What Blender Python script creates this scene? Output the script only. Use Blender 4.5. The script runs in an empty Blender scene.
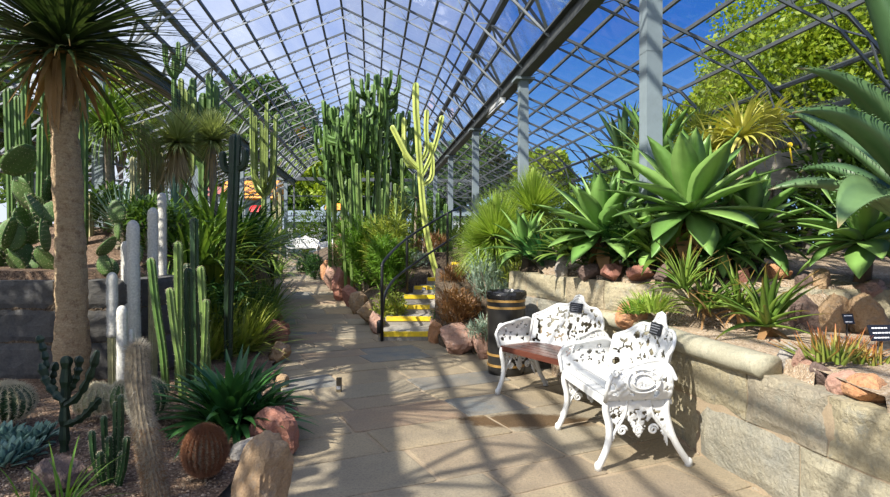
import bpy, bmesh, math, random
from mathutils import Vector, Matrix, noise
R = math.radians
rng = random.Random(7)
SC = bpy.context.scene
COL = SC.collection

# ------------------------------------------------------------------ camera
F = 593.0
CAMZ = 1.4
cam_data = bpy.data.cameras.new('camera')
cam = bpy.data.objects.new('camera', cam_data)
COL.objects.link(cam)
cam.location = (0, 0, CAMZ)
cam.rotation_euler = (R(90), 0, 0)
cam_data.sensor_width = 36
cam_data.lens = F * 36 / 890
cam_data.shift_y = -8.5 / 890
cam_data.clip_end = 500
SC.camera = cam

# ------------------------------------------------------------------ world, sun, exposure
SUN_AZ = (-0.72, -0.69)      # horizontal direction towards the sun (behind and left of the camera)
SUN_EL = 42
SUN_STRENGTH = 7.2
SC.view_settings.view_transform = 'Standard'
SC.view_settings.look = 'None'
SC.view_settings.gamma = 1
SC.view_settings.exposure = 0.38
SC.view_settings.use_curve_mapping = False
SC.cycles.max_bounces = 7
SC.cycles.transparent_max_bounces = 24
SC.cycles.caustics_reflective = False
SC.cycles.caustics_refractive = False

def make_world():
    w = bpy.data.worlds.new('sky')
    SC.world = w
    w.use_nodes = True
    nt = w.node_tree
    nt.nodes.clear()
    N = nt.nodes.new
    L = nt.links.new
    out = N('ShaderNodeOutputWorld')
    bg = N('ShaderNodeBackground')
    L(bg.outputs[0], out.inputs[0])
    tc = N('ShaderNodeTexCoord')
    sep = N('ShaderNodeSeparateXYZ')
    L(tc.outputs['Generated'], sep.inputs[0])
    ramp = N('ShaderNodeValToRGB')
    L(sep.outputs[2], ramp.inputs[0])
    e = ramp.color_ramp.elements
    e[0].position = 0.0; e[0].color = (.42, .62, .86, 1)
    e[1].position = 0.75; e[1].color = (.012, .07, .36, 1)
    k = e.new(.12); k.color = (.17, .42, .86, 1)
    k = e.new(.32); k.color = (.035, .17, .62, 1)
    # thin cloud, denser towards the left (west) side and round the sun
    def math_(op, a, b=None, clamp=False):
        m = N('ShaderNodeMath'); m.operation = op; m.use_clamp = clamp
        for i, v in enumerate((a, b)):
            if v is None: continue
            if isinstance(v, (int, float)): m.inputs[i].default_value = v
            else: L(v, m.inputs[i])
        return m.outputs[0]
    zz = math_('ADD', sep.outputs[2], .25)
    px = math_('DIVIDE', sep.outputs[0], zz)
    py = math_('DIVIDE', sep.outputs[1], zz)
    cmb = N('ShaderNodeCombineXYZ')
    L(px, cmb.inputs[0]); L(math_('MULTIPLY', py, .6), cmb.inputs[1])
    nz = N('ShaderNodeTexNoise')
    nz.inputs['Scale'].default_value = 1.7
    nz.inputs['Detail'].default_value = 7
    nz.inputs['Roughness'].default_value = .62
    nz.inputs['Distortion'].default_value = .6
    L(cmb.outputs[0], nz.inputs['Vector'])
    side = math_('MULTIPLY', sep.outputs[0], -1.5)       # west is cloudier
    back = math_('MULTIPLY', sep.outputs[1], -.45)       # so is the sky behind
    s = math_('ADD', side, back)
    s = math_('ADD', s, .74)
    n2 = math_('MULTIPLY', math_('SUBTRACT', nz.outputs[0], .5), 1.9)
    cl = math_('ADD', s, n2, True)
    mix = N('ShaderNodeMix'); mix.data_type = 'RGBA'
    L(cl, mix.inputs[0])
    L(ramp.outputs[0], mix.inputs[6])
    mix.inputs[7].default_value = (.74, .80, .95, 1)
    # hazy bright sky near the sun
    dot = N('ShaderNodeVectorMath'); dot.operation = 'DOT_PRODUCT'
    L(tc.outputs['Generated'], dot.inputs[0])
    ce = math.cos(R(SUN_EL))
    dot.inputs[1].default_value = (SUN_AZ[0]*ce, SUN_AZ[1]*ce, math.sin(R(SUN_EL)))
    gl = math_('MULTIPLY', math_('MAXIMUM', math_('ADD', dot.outputs['Value'], .05), 0), .6)
    st = math_('ADD', gl, .93)
    L(mix.outputs[2], bg.inputs[0])
    L(st, bg.inputs[1])
make_world()

sd = bpy.data.lights.new('sun', 'SUN')
sd.energy = SUN_STRENGTH
sd.angle = R(.6)
sd.color = (1.0, .94, .83)
sun = bpy.data.objects.new('sun', sd)
COL.objects.link(sun)
ce = math.cos(R(SUN_EL))
sv = Vector((SUN_AZ[0]*ce, SUN_AZ[1]*ce, math.sin(R(SUN_EL))))
sun.rotation_euler = sv.to_track_quat('Z', 'Y').to_euler()
sun.location = sv * 40

# ------------------------------------------------------------------ helpers
def P(px, py, Y):
    return Vector(((px - 445) / F * Y, Y, CAMZ - (py - 240) / F * Y))
def GP(px, py, z=0.0):
    "point on the level z seen at a pixel"
    Y = F * (CAMZ - z) / (py - 240)
    return Vector(((px - 445) / F * Y, Y, z))
TH = math.atan(74 / F)
def G(X, A, h):
    "greenhouse frame: across, along, height above the ground"
    return Vector((X*math.cos(TH) - A*math.sin(TH), A*math.cos(TH) + X*math.sin(TH), h))

class MB:
    def __init__(s):
        s.v = []; s.f = []; s.m = []; s.r = []; s.t = []
        s.mi = 0
    def vert(s, p, r=0.0, t=0.0):
        s.v.append((p[0], p[1], p[2])); s.r.append(r); s.t.append(t)
        return len(s.v) - 1
    def face(s, *ids):
        s.f.append(ids); s.m.append(s.mi)
    def build(s, name, mats, parent=None, smooth=False, label=None, cat=None, group=None, kind=None, loc=None):
        me = bpy.data.meshes.new(name)
        v = s.v
        if loc is not None:
            v = [(a[0]-loc[0], a[1]-loc[1], a[2]-loc[2]) for a in v]
        me.from_pydata(v, [], s.f)
        if not isinstance(mats, (list, tuple)): mats = [mats]
        for m in mats: me.materials.append(m)
        if len(mats) > 1: me.polygons.foreach_set('material_index', s.m)
        if smooth: me.polygons.foreach_set('use_smooth', [True]*len(s.f))
        a = me.attributes.new('rnd', 'FLOAT', 'POINT'); a.data.foreach_set('value', s.r)
        a = me.attributes.new('tt', 'FLOAT', 'POINT'); a.data.foreach_set('value', s.t)
        me.update()
        o = bpy.data.objects.new(name, me)
        COL.objects.link(o)
        if loc is not None and parent is None: o.location = loc
        if parent is not None: o.parent = parent
        tag(o, label, cat, group, kind)
        return o

def tag(o, label=None, cat=None, group=None, kind=None):
    if label: o['label'] = label
    if cat: o['category'] = cat
    if group: o['group'] = group
    if kind: o['kind'] = kind
    return o
def thing(name, label, cat, loc=(0, 0, 0), rz=0, group=None):
    o = bpy.data.objects.new(name, None)
    COL.objects.link(o)
    o.empty_display_size = .1
    o.location = loc
    o.rotation_euler = (0, 0, rz)
    return tag(o, label, cat, group)
def copy_tree(o, parent=None):
    c = o.copy(); COL.objects.link(c)
    c.parent = parent
    for ch in o.children: copy_tree(ch, c)
    return c

def box(mb, lo, hi, r=0.0, M=None, jit=0.0, rg=rng):
    p = [Vector((x, y, z)) for z in (lo[2], hi[2]) for x, y in ((lo[0], lo[1]), (hi[0], lo[1]), (hi[0], hi[1]), (lo[0], hi[1]))]
    if jit: p = [q + Vector((rg.uniform(-jit, jit), rg.uniform(-jit, jit), rg.uniform(-jit, jit))) for q in p]
    if M is not None: p = [M @ q for q in p]
    i = [mb.vert(q, r) for q in p]
    for f in ((3, 2, 1, 0), (4, 5, 6, 7), (0, 1, 5, 4), (1, 2, 6, 5), (2, 3, 7, 6), (3, 0, 4, 7)):
        mb.face(*[i[k] for k in f])
def bar(mb, a, b, w, h=None, up=Vector((0, 0, 1)), r=0.0):
    "a rectangular bar from a to b"
    a = Vector(a); b = Vector(b); h = h or w
    d = (b - a).normalized()
    s = d.cross(up)
    if s.length < 1e-4: s = d.cross(Vector((1, 0, 0)))
    s.normalize(); n = s.cross(d)
    i = []
    for c in (a, b):
        for x, y in ((-1, -1), (1, -1), (1, 1), (-1, 1)):
            i.append(mb.vert(c + s*(x*w/2) + n*(y*h/2), r))
    for f in ((0, 1, 2, 3), (7, 6, 5, 4), (0, 4, 5, 1), (1, 5, 6, 2), (2, 6, 7, 3), (3, 7, 4, 0)):
        mb.face(*[i[k] for k in f])
def tube(mb, pts, rad, sides=8, ribs=0, ribd=.3, dome=True, r=None, cap0=True, up=None, dlen=1.0):
    "a swept tube; with ribs the section is a star"
    pts = [Vector(p) for p in pts]
    if not hasattr(rad, '__len__'): rad = [rad]*len(pts)
    rad = list(rad)
    if dome:
        d = (pts[-1] - pts[-2]).normalized(); e = pts[-1]; rr = rad[-1]
        for a in (30, 55, 75, 87):
            pts.append(e + d*(rr*math.sin(R(a))*dlen)); rad.append(rr*math.cos(R(a)))
    if ribs: sides = ribs*2
    if r is None: r = rng.random()
    n = len(pts)
    d = (pts[1]-pts[0]).normalized()
    s = d.cross(Vector((0, 1, 0)) if up is None else up)
    if s.length < .1: s = d.cross(Vector((1, 0, 0)))
    s.normalize()
    rings = []
    for k in range(n):
        if 0 < k < n-1: d = (pts[k+1]-pts[k-1])
        elif k == n-1: d = pts[k]-pts[k-1]
        if d.length > 1e-9: d = d.normalized()
        s = (s - d*s.dot(d)).normalized()
        q = d.cross(s)
        ring = []
        for j in range(sides):
            a = 2*math.pi*j/sides
            q_ = rad[k]*((1-ribd) if (ribs and j % 2) else 1)
            ring.append(mb.vert(pts[k] + s*(math.cos(a)*q_) + q*(math.sin(a)*q_), r, k/(n-1)))
        rings.append(ring)
    for k in range(n-1):
        A, B = rings[k], rings[k+1]
        for j in range(sides):
            j2 = (j+1) % sides
            mb.face(A[j], A[j2], B[j2], B[j])
    mb.face(*rings[-1])
    if cap0: mb.face(*reversed(rings[0]))
    return rings
PROF = {
    'strap': lambda t: min(1, .7+t*2) * (1 if t < .55 else max(.03, 1-((t-.55)/.45)**1.6)),
    'lance': lambda t: max(.03, math.sin(math.pi*min(1, (t+.12)/1.12)**.8)**.9) if t < 1 else .03,
    'agave': lambda t: (.42+.58*math.sin(min(1, t/.52)*math.pi/2)**1.3) * (1 if t < .52 else max(.015, 1-((t-.52)/.48)**1.55)),
    'spike': lambda t: max(.04, 1-t**1.3),
    'oval': lambda t: max(.05, math.sin(math.pi*min(.97, max(.06, t)))**.7),
}
def leaf(mb, base, az, el, L, W, droop=.6, prof='lance', segs=6, fold=.2, thick=0.0, r=None, roll=0.0, dpow=1.0):
    if r is None: r = rng.random()
    pf = PROF[prof]
    p = Vector(base)
    side = Vector((-math.sin(az), math.cos(az), 0))
    ids = []
    for k in range(segs+1):
        t = k/segs
        e = el - droop*t**dpow
        d = Vector((math.cos(e)*math.cos(az), math.cos(e)*math.sin(az), math.sin(e)))
        n = d.cross(side)
        sd_ = side
        if roll:
            sd_ = side*math.cos(roll) + n*math.sin(roll); n = d.cross(sd_)
        w = W/2*pf(t)
        row = [mb.vert(p - sd_*w + n*(fold*w), r, t), mb.vert(p, r, t), mb.vert(p + sd_*w + n*(fold*w), r, t)]
        if thick: row.append(mb.vert(p - n*(thick*(1-.85*t)), r, t))
        ids.append(row)
        p = p + d*(L/segs)
    for k in range(segs):
        a, b = ids[k], ids[k+1]
        mb.face(a[0], b[0], b[1], a[1]); mb.face(a[1], b[1], b[2], a[2])
        if thick:
            mb.face(a[0], a[3], b[3], b[0]); mb.face(a[3], a[2], b[2], b[3])
def spike(mb, p, d, L, w, r=0.5):
    d = d.normalized(); s = d.cross(Vector((.3, .5, .81))).normalized(); q = d.cross(s)
    i = [mb.vert(p + s*w, r), mb.vert(p - s*w*.5 + q*w*.86, r), mb.vert(p - s*w*.5 - q*w*.86, r), mb.vert(p + d*L, r, 1)]
    mb.face(i[0], i[1], i[3]); mb.face(i[1], i[2], i[3]); mb.face(i[2], i[0], i[3])
def rsph(rg=rng):
    z = rg.uniform(-1, 1); a = rg.uniform(0, 2*math.pi); q = math.sqrt(1-z*z)
    return Vector((q*math.cos(a), q*math.sin(a), z))
def resample(poly, n):
    poly = [Vector(p) for p in poly]
    ls = [0]
    for a, b in zip(poly, poly[1:]): ls.append(ls[-1] + (b-a).length)
    out = []
    for k in range(n):
        s = ls[-1]*k/(n-1)
        j = 0
        while j < len(poly)-2 and ls[j+1] < s: j += 1
        u = (s-ls[j])/max(1e-9, ls[j+1]-ls[j])
        out.append(poly[j].lerp(poly[j+1], u))
    return out
def smooth(poly, it=2):
    poly = [Vector(p) for p in poly]
    for _ in range(it):
        o = [poly[0]]
        for a, b in zip(poly, poly[1:]): o += [a.lerp(b, .25), a.lerp(b, .75)]
        o.append(poly[-1]); poly = o
    return poly

# ------------------------------------------------------------------ materials
def new_mat(name):
    m = bpy.data.materials.new(name); m.use_nodes = True
    nt = m.node_tree; nt.nodes.clear()
    return m, nt, nt.nodes.new, nt.links.new
def c4(c): return (c[0], c[1], c[2], 1)
def attr(N, name):
    a = N('ShaderNodeAttribute'); a.attribute_name = name; return a.outputs['Fac']
def mixc(N, L, fac, a, b, typ='MIX'):
    m = N('ShaderNodeMix'); m.data_type = 'RGBA'; m.blend_type = typ
    for i, v in ((0, fac), (6, a), (7, b)):
        if isinstance(v, (int, float)): m.inputs[i].default_value = v
        elif isinstance(v, tuple): m.inputs[i].default_value = c4(v)
        else: L(v, m.inputs[i])
    return m.outputs[2]
def noise_(N, L, scale, detail=4, rough=.6, vec=None, stretch=None):
    tc = N('ShaderNodeTexCoord'); v = tc.outputs['Object']
    if stretch:
        mp = N('ShaderNodeMapping'); mp.inputs['Scale'].default_value = stretch
        L(v, mp.inputs[0]); v = mp.outputs[0]
    n = N('ShaderNodeTexNoise')
    n.inputs['Scale'].default_value = scale; n.inputs['Detail'].default_value = detail
    n.inputs['Roughness'].default_value = rough
    L(v, n.inputs['Vector'])
    return n.outputs[0]
def maprange(N, L, v, a, b, c=0.0, d=1.0):
    m = N('ShaderNodeMapRange'); L(v, m.inputs[0])
    m.inputs[1].default_value = a; m.inputs[2].default_value = b; m.inputs[3].default_value = c; m.inputs[4].default_value = d
    return m.outputs[0]
def bump(N, L, h, strength=.4, dist=.02):
    b = N('ShaderNodeBump'); b.inputs['Strength'].default_value = strength; b.inputs['Distance'].default_value = dist
    L(h, b.inputs['Height']); return b.outputs[0]
def leaf_mat(name, c1, c2, tip=None, tip0=.75, base=None, rough=.45, trans=.3, spec=.4):
    "two leaf colours shared out leaf by leaf, an own tip or base colour"
    m, nt, N, L = new_mat(name)
    out = N('ShaderNodeOutputMaterial'); b = N('ShaderNodeBsdfPrincipled')
    c = mixc(N, L, attr(N, 'rnd'), c1, c2)
    c = mixc(N, L, maprange(N, L, noise_(N, L, 6, 3), .35, .75, 0, .35), c, tuple(x*.55 for x in c1))
    if tip: c = mixc(N, L, maprange(N, L, attr(N, 'tt'), tip0, 1), c, tip)
    if base: c = mixc(N, L, maprange(N, L, attr(N, 'tt'), .3, 0), c, base)
    L(c, b.inputs['Base Color']); b.inputs['Roughness'].default_value = rough
    b.inputs['Specular IOR Level'].default_value = spec
    if trans:
        t = N('ShaderNodeBsdfTranslucent')
        L(mixc(N, L, 1.0, c, (1.0, 1.0, .55), 'MULTIPLY'), t.inputs[0])
        ms = N('ShaderNodeMixShader'); ms.inputs[0].default_value = trans
        L(b.outputs[0], ms.inputs[1]); L(t.outputs[0], ms.inputs[2]); L(ms.outputs[0], out.inputs[0])
    else: L(b.outputs[0], out.inputs[0])
    return m
def stone_mat(name, c1, c2, c3=None, scale=5, bstr=.5, bdist=.02, rough=.85, speck=.25, ramp=None, stretch=None):
    "rock: two or three mineral colours in clouds, fine specks, rough surface; ramp shares colours out block by block"
    m, nt, N, L = new_mat(name)
    out = N('ShaderNodeOutputMaterial'); b = N('ShaderNodeBsdfPrincipled')
    n1 = noise_(N, L, scale, 6, .65, stretch=stretch); n2 = noise_(N, L, scale*11, 5, .7)
    if ramp:
        rp = N('ShaderNodeValToRGB'); rp.color_ramp.interpolation = 'LINEAR'
        e = rp.color_ramp.elements
        e[0].position = ramp[0][0]; e[0].color = c4(ramp[0][1]); e[1].position = ramp[-1][0]; e[1].color = c4(ramp[-1][1])
        for p_, c_ in ramp[1:-1]:
            k = e.new(p_); k.color = c4(c_)
        L(attr(N, 'rnd'), rp.inputs[0])
        c = mixc(N, L, maprange(N, L, n1, .35, .7, 0, .55), rp.outputs[0], c2)
    else:
        c = mixc(N, L, maprange(N, L, n1, .35, .65), c1, c2)
    if c3: c = mixc(N, L, maprange(N, L, noise_(N, L, scale*2.3, 5, .7), .52, .68), c, c3)
    c = mixc(N, L, maprange(N, L, n2, .45, .8, 0, speck*2), c, tuple(x*.35 for x in c1))
    c = mixc(N, L, maprange(N, L, n2, .45, .15, 0, speck), c, tuple(min(1, x*1.8) for x in c2))
    L(c, b.inputs['Base Color']); b.inputs['Roughness'].default_value = rough
    ad = N('ShaderNodeMath'); ad.operation = 'ADD'; L(n1, ad.inputs[0])
    ml = N('ShaderNodeMath'); ml.operation = 'MULTIPLY'; ml.inputs[1].default_value = .35; L(n2, ml.inputs[0]); L(ml.outputs[0], ad.inputs[1])
    L(bump(N, L, ad.outputs[0], bstr, bdist), b.inputs['Normal'])
    L(b.outputs[0], out.inputs[0])
    return m
def plain_mat(name, col, rough=.5, metal=0.0, var=.2, scale=8, bstr=0.0, spec=.5, stretch=None, dirt=None):
    m, nt, N, L = new_mat(name)
    out = N('ShaderNodeOutputMaterial'); b = N('ShaderNodeBsdfPrincipled')
    n = noise_(N, L, scale, 5, .65, stretch=stretch)
    c = mixc(N, L, maprange(N, L, n, .35, .7, 0, 1), tuple(x*(1-var) for x in col), tuple(min(1, x*(1+var)) for x in col))
    if dirt: c = mixc(N, L, maprange(N, L, noise_(N, L, scale*.6, 6, .7), .5, .75, 0, .8), c, dirt)
    L(c, b.inputs['Base Color']); b.inputs['Roughness'].default_value = rough; b.inputs['Metallic'].default_value = metal
    b.inputs['Specular IOR Level'].default_value = spec
    if bstr: L(bump(N, L, n, bstr, .01), b.inputs['Normal'])
    L(b.outputs[0], out.inputs[0])
    return m
def gravel_mat(name, cols, scale=90):
    m, nt, N, L = new_mat(name)
    out = N('ShaderNodeOutputMaterial'); b = N('ShaderNodeBsdfPrincipled')
    tc = N('ShaderNodeTexCoord'); vo = N('ShaderNodeTexVoronoi'); vo.inputs['Scale'].default_value = scale
    L(tc.outputs['Object'], vo.inputs['Vector'])
    sp = N('ShaderNodeSeparateColor'); L(vo.outputs['Color'], sp.inputs[0])
    rp = N('ShaderNodeValToRGB'); e = rp.color_ramp.elements
    e[0].color = c4(cols[0]); e[1].color = c4(cols[-1])
    for i, c_ in enumerate(cols[1:-1]):
        k = e.new((i+1)/(len(cols)-1)); k.color = c4(c_)
    L(sp.outputs[0], rp.inputs[0])
    c = mixc(N, L, maprange(N, L, noise_(N, L, 2.5, 5), .4, .65, 0, .5), rp.outputs[0], tuple(x*.45 for x in cols[0]))
    L(c, b.inputs['Base Color']); b.inputs['Roughness'].default_value = .9
    inv = N('ShaderNodeMath'); inv.operation = 'SUBTRACT'; inv.inputs[0].default_value = 1; L(vo.outputs['Distance'], inv.inputs[1])
    L(bump(N, L, inv.outputs[0], .9, .012), b.inputs['Normal'])
    L(b.outputs[0], out.inputs[0])
    return m
def glass_mat(name, tint=(.97, .985, .99), refl=1.0, haze=0.0):
    m, nt, N, L = new_mat(name)
    out = N('ShaderNodeOutputMaterial'); t = N('ShaderNodeBsdfTransparent'); t.inputs[0].default_value = c4(tint)
    g = N('ShaderNodeBsdfGlossy'); g.inputs['Roughness'].default_value = .03
    fr = N('ShaderNodeFresnel'); fr.inputs[0].default_value = 1.45
    ml = N('ShaderNodeMath'); ml.operation = 'MULTIPLY'; ml.inputs[1].default_value = refl; L(fr.outputs[0], ml.inputs[0])
    ms = N('ShaderNodeMixShader'); L(ml.outputs[0], ms.inputs[0]); L(t.outputs[0], ms.inputs[1]); L(g.outputs[0], ms.inputs[2])
    res = ms.outputs[0]
    if haze:
        d = N('ShaderNodeBsdfDiffuse'); d.inputs[0].default_value = (.75, .8, .85, 1)
        m2 = N('ShaderNodeMixShader')
        L(maprange(N, L, noise_(N, L, 3.0, 7, .75, stretch=(1, 1, 1)), .45, .75, 0, haze), m2.inputs[0])
        L(res, m2.inputs[1]); L(d.outputs[0], m2.inputs[2]); res = m2.outputs[0]
    L(res, out.inputs[0])
    return m

M = {}
M['steel'] = plain_mat('galvanised steel', (.085, .095, .105), .5, .0, .2, 6)
M['steel_lit'] = plain_mat('sunlit toned galvanised steel', (.30, .32, .34), .5, .0, .2, 6)  # lit copy of the dark steel, sunlight put into the colour
M['beam'] = plain_mat('grey steel beam', (.07, .075, .075), .55, .0, .2, 5)
M['post'] = plain_mat('pale grey painted column', (.20, .245, .27), .5, 0, .1, 4, dirt=(.15, .18, .19))
M['glass'] = glass_mat('roof glass', refl=.2)
M['dirty_glass'] = glass_mat('streaked glass', refl=.25, haze=.6)
M['white'] = plain_mat('white painted cast iron', (.62, .62, .61), .4, 0, .04, 9)
M['wood'] = plain_mat('brown stained slats', (.10, .032, .02), .35, 0, .35, 3, stretch=(1, 12, 12))
M['black'] = plain_mat('black painted steel', (.014, .014, .016), .4, 0, .3, 10)
M['bin'] = plain_mat('black bin shell', (.016, .015, .014), .32, 0, .3, 12)
M['gold'] = plain_mat('brass coloured band', (.42, .25, .08), .4, .5, .2, 10)
M['bag'] = plain_mat('black plastic liner', (.01, .01, .012), .25, 0, .3, 20, bstr=.4)
M['yellow'] = plain_mat('yellow nosing paint', (.80, .56, .015), .65, 0, .15, 18, dirt=(.45, .33, .08))
M['label'] = plain_mat('black label plate', (.012, .013, .018), .35, 0, .2, 10)
M['plaque_text'] = plain_mat('worn grey lettering', (.30, .31, .34), .5, 0, .03, 10)
M['pebble'] = leaf_mat('mixed pebbles', (.13, .085, .055), (.46, .36, .27), trans=0, rough=.9, spec=.2)
M['hair_brown'] = plain_mat('brown hair', (.26, .14, .06), .9, 0, .4, 14)
M['letters'] = plain_mat('white lettering', (.75, .76, .8), .5, 0, .03, 10)
M['paving'] = None
M['mortar'] = stone_mat('sandy mortar', (.30, .23, .15), (.36, .28, .19), None, 9, .4, .01)
M['gravel'] = gravel_mat('pinkish gravel', [(.07, .04, .024), (.15, .088, .052), (.23, .14, .085), (.30, .21, .14)], 70)
M['gravel_light'] = gravel_mat('sandy gravel', [(.27, .19, .12), (.40, .29, .19), (.50, .38, .26), (.52, .44, .36)], 80)
M['soil'] = gravel_mat('brown soil', [(.05, .035, .022), (.09, .06, .035), (.13, .09, .055), (.17, .13, .09)], 55)
WALLR = [(0, (.36, .31, .20)), (.35, (.40, .345, .225)), (.6, (.31, .29, .22)), (.8, (.17, .18, .185)), (1, (.38, .31, .20))]
M['wall'] = stone_mat('dressed granite blocks', (.34, .29, .19), (.42, .36, .24), (.26, .25, .20), 4, .9, .05, ramp=WALLR)
M['wall_grey'] = stone_mat('grey stone blocks', (.075, .075, .075), (.11, .105, .095), (.055, .055, .06), 4, .6, .03, ramp=[(0, (.06, .06, .065)), (.5, (.095, .09, .085)), (1, (.075, .07, .065))])
M['coping'] = stone_mat('weathered concrete coping', (.30, .28, .20), (.38, .35, .26), (.24, .24, .18), 8, .4, .012)
M['step'] = stone_mat('grey stone step', (.26, .24, .21), (.34, .31, .27), (.2, .19, .17), 6, .5, .02)
M['rock_pink'] = stone_mat('pink granite', (.36, .20, .15), (.44, .28, .21), (.30, .22, .19), 6, .9, .045)
M['rock_red'] = stone_mat('red sandstone', (.30, .12, .085), (.36, .17, .12), (.24, .15, .13), 6, .9, .045)
M['rock_tan'] = stone_mat('tan sandstone', (.34, .215, .115), (.40, .28, .17), (.28, .23, .18), 6, .9, .05)
M['rock_grey'] = stone_mat('grey fieldstone', (.30, .27, .24), (.38, .35, .31), (.22, .21, .21), 6, .9, .045)
M['rock_orange'] = stone_mat('orange sandstone', (.48, .22, .10), (.54, .30, .16), (.38, .20, .13), 6, .9, .045)
M['rock_dark'] = stone_mat('dark brown stone', (.13, .085, .07), (.19, .13, .11), (.09, .08, .08), 6, .9, .045)
M['bark'] = stone_mat('scaly tan bark', (.40, .27, .15), (.50, .37, .22), (.24, .14, .075), 7, 1.0, .03, stretch=(2, 2, 5), speck=.4)
M['bark_grey'] = stone_mat('grey brown bark', (.24, .19, .14), (.33, .27, .20), (.16, .12, .09), 8, .8, .02, stretch=(1, 1, 4))
M['dead'] = leaf_mat('dry brown leaf', (.30, .16, .06), (.45, .28, .13), trans=.25, rough=.7)
M['straw'] = leaf_mat('straw skirt', (.36, .25, .12), (.50, .37, .20), trans=.2, rough=.8)
M['dragon'] = leaf_mat('dull green sword leaf', (.035, .065, .02), (.085, .125, .04), tip=(.20, .11, .04), tip0=.8, trans=.25)
M['hair'] = leaf_mat('grey green needle leaf', (.28, .34, .12), (.48, .53, .24), trans=.3)
M['grasstree'] = leaf_mat('bright needle leaf', (.25, .39, .05), (.50, .62, .14), trans=.35)
M['strap_dark'] = leaf_mat('dark glossy strap leaf', (.018, .08, .022), (.065, .18, .045), trans=.25, rough=.3)
M['strap_mid'] = leaf_mat('mid green strap leaf', (.10, .20, .03), (.26, .38, .07), trans=.3)
M['strap_yellow'] = leaf_mat('yellow green strap leaf', (.20, .28, .035), (.42, .45, .09), trans=.35)
M['varieg'] = leaf_mat('yellow striped leaf', (.52, .50, .07), (.66, .62, .18), trans=.3)
M['blue_leaf'] = leaf_mat('blue green stiff leaf', (.10, .19, .14), (.22, .33, .26), trans=.15)
M['agave'] = leaf_mat('apple green agave leaf', (.16, .32, .075), (.29, .47, .13), trans=.22, rough=.38)
M['agave_dark'] = leaf_mat('dark green agave leaf', (.07, .15, .06), (.13, .22, .09), tip=(.28, .20, .10), tip0=.93, trans=.12, rough=.4)
M['aloe'] = leaf_mat('aloe leaf', (.11, .22, .03), (.26, .37, .06), tip=(.42, .22, .06), tip0=.72, trans=.25)
M['aloe_red'] = leaf_mat('red tipped aloe leaf', (.17, .25, .04), (.30, .33, .07), tip=(.50, .13, .045), tip0=.4, trans=.2)
M['rust'] = leaf_mat('rusty red leaf', (.20, .09, .04), (.36, .20, .08), trans=.3)
M['euph_leaf'] = leaf_mat('fresh green leaf', (.09, .22, .02), (.24, .40, .06), trans=.35)
M['box_leaf'] = leaf_mat('small dark leaf', (.03, .10, .025), (.09, .19, .05), trans=.2)
M['silver_leaf'] = leaf_mat('silvery blue leaf', (.20, .30, .24), (.36, .44, .33), trans=.2)
M['tree_yellow'] = leaf_mat('yellow green tree leaf', (.13, .22, .01), (.36, .44, .025), trans=.4)
M['tree_dark'] = leaf_mat('dark tree leaf', (.035, .09, .014), (.12, .21, .035), trans=.35)
M['tree_mid'] = leaf_mat('mid tree leaf', (.07, .15, .015), (.19, .28, .04), trans=.4)
M['cactus'] = plain_mat('green cactus skin', (.08, .155, .03), .5, 0, .35, 7)
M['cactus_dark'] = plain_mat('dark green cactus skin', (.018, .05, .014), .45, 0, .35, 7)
M['cactus_light'] = plain_mat('yellow green cactus skin', (.19, .25, .055), .5, 0, .3, 7)
M['cactus_mid'] = plain_mat('mid green cactus skin', (.13, .20, .045), .5, 0, .35, 7)
M['cactus_tan'] = plain_mat('corky tan cactus skin', (.33, .31, .16), .7, 0, .3, 9)
M['cactus_var'] = plain_mat('cream variegated cactus skin', (.38, .43, .10), .5, 0, .25, 3, dirt=(.22, .34, .06))
M['wool'] = plain_mat('white woolly spines', (.62, .60, .54), .9, 0, .2, 60, bstr=.8)
M['hairy'] = plain_mat('matted grey brown hair', (.30, .24, .16), .95, 0, .45, 45, bstr=.9)
M['pad'] = plain_mat('prickly pear pad', (.085, .16, .04), .55, 0, .3, 6)
M['spine'] = plain_mat('pale spines', (.62, .54, .36), .6, 0, .2, 5)
M['spine_red'] = plain_mat('brown red spines', (.24, .10, .045), .6, 0, .35, 5)
M['blue_rosette'] = leaf_mat('waxy blue rosette leaf', (.13, .25, .19), (.26, .40, .31), trans=.1)

# ================================================================== setting: ground, paving, walls, roof
def interp(poly, y, k=1):
    "x of a polyline [(x, y) ...] sorted by y"
    if y <= poly[0][1]: return poly[0][0]
    for a, b in zip(poly, poly[1:]):
        if y <= b[1]: return a[0] + (b[0]-a[0])*(y-a[1])/(b[1]-a[1])
    return poly[-1][0]
def interpx(poly, x):
    return interp([(b, a) for a, b in poly], x)
def sst(a, b, x):
    t = max(0, min(1, (x-a)/(b-a))); return t*t*(3-2*t)
LEFT = [(-1.16, 0), (-1.14, 3.2), (-1.10, 4.15), (-1.42, 5.19), (-2.14, 7.55), (-3.48, 12.07), (-6.4, 21.6), (-7.6, 26)]
RPATH = [(-.88, 8.25), (-1.19, 9.7), (-1.85, 11.7), (-2.87, 14.2), (-4.4, 19.4), (-5.3, 22.2), (-2.6, 22.5), (-2.6, 27)]
LOWW = [(2.35, -1), (1.9, 2.5), (1.76, 3.3), (1.60, 4.15), (1.58, 4.8), (1.42, 5.3), (1.0, 6.4), (.75, 6.95), (.45, 7.2), (.1, 7.4), (-.2, 8.2), (-.88, 8.25)]
TIER = [(.75, 6.95), (1.0, 6.4), (1.35, 5.35), (1.75, 4.78), (2.2, 4.55), (2.9, 4.45), (3.6, 4.3), (7, 3.8)]
STAIRS = [(-.92, 8.2, -.18), (-.9, 8.9, -.17), (-.83, 9.4, -.16), (-.7, 9.85, -.1), (-.55, 10.25, .02), (-.33, 10.65, .08), (-.12, 11.1, .36), (.1, 11.6, .6)]
def zp(y): return max(0, .044*(y-8))
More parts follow.
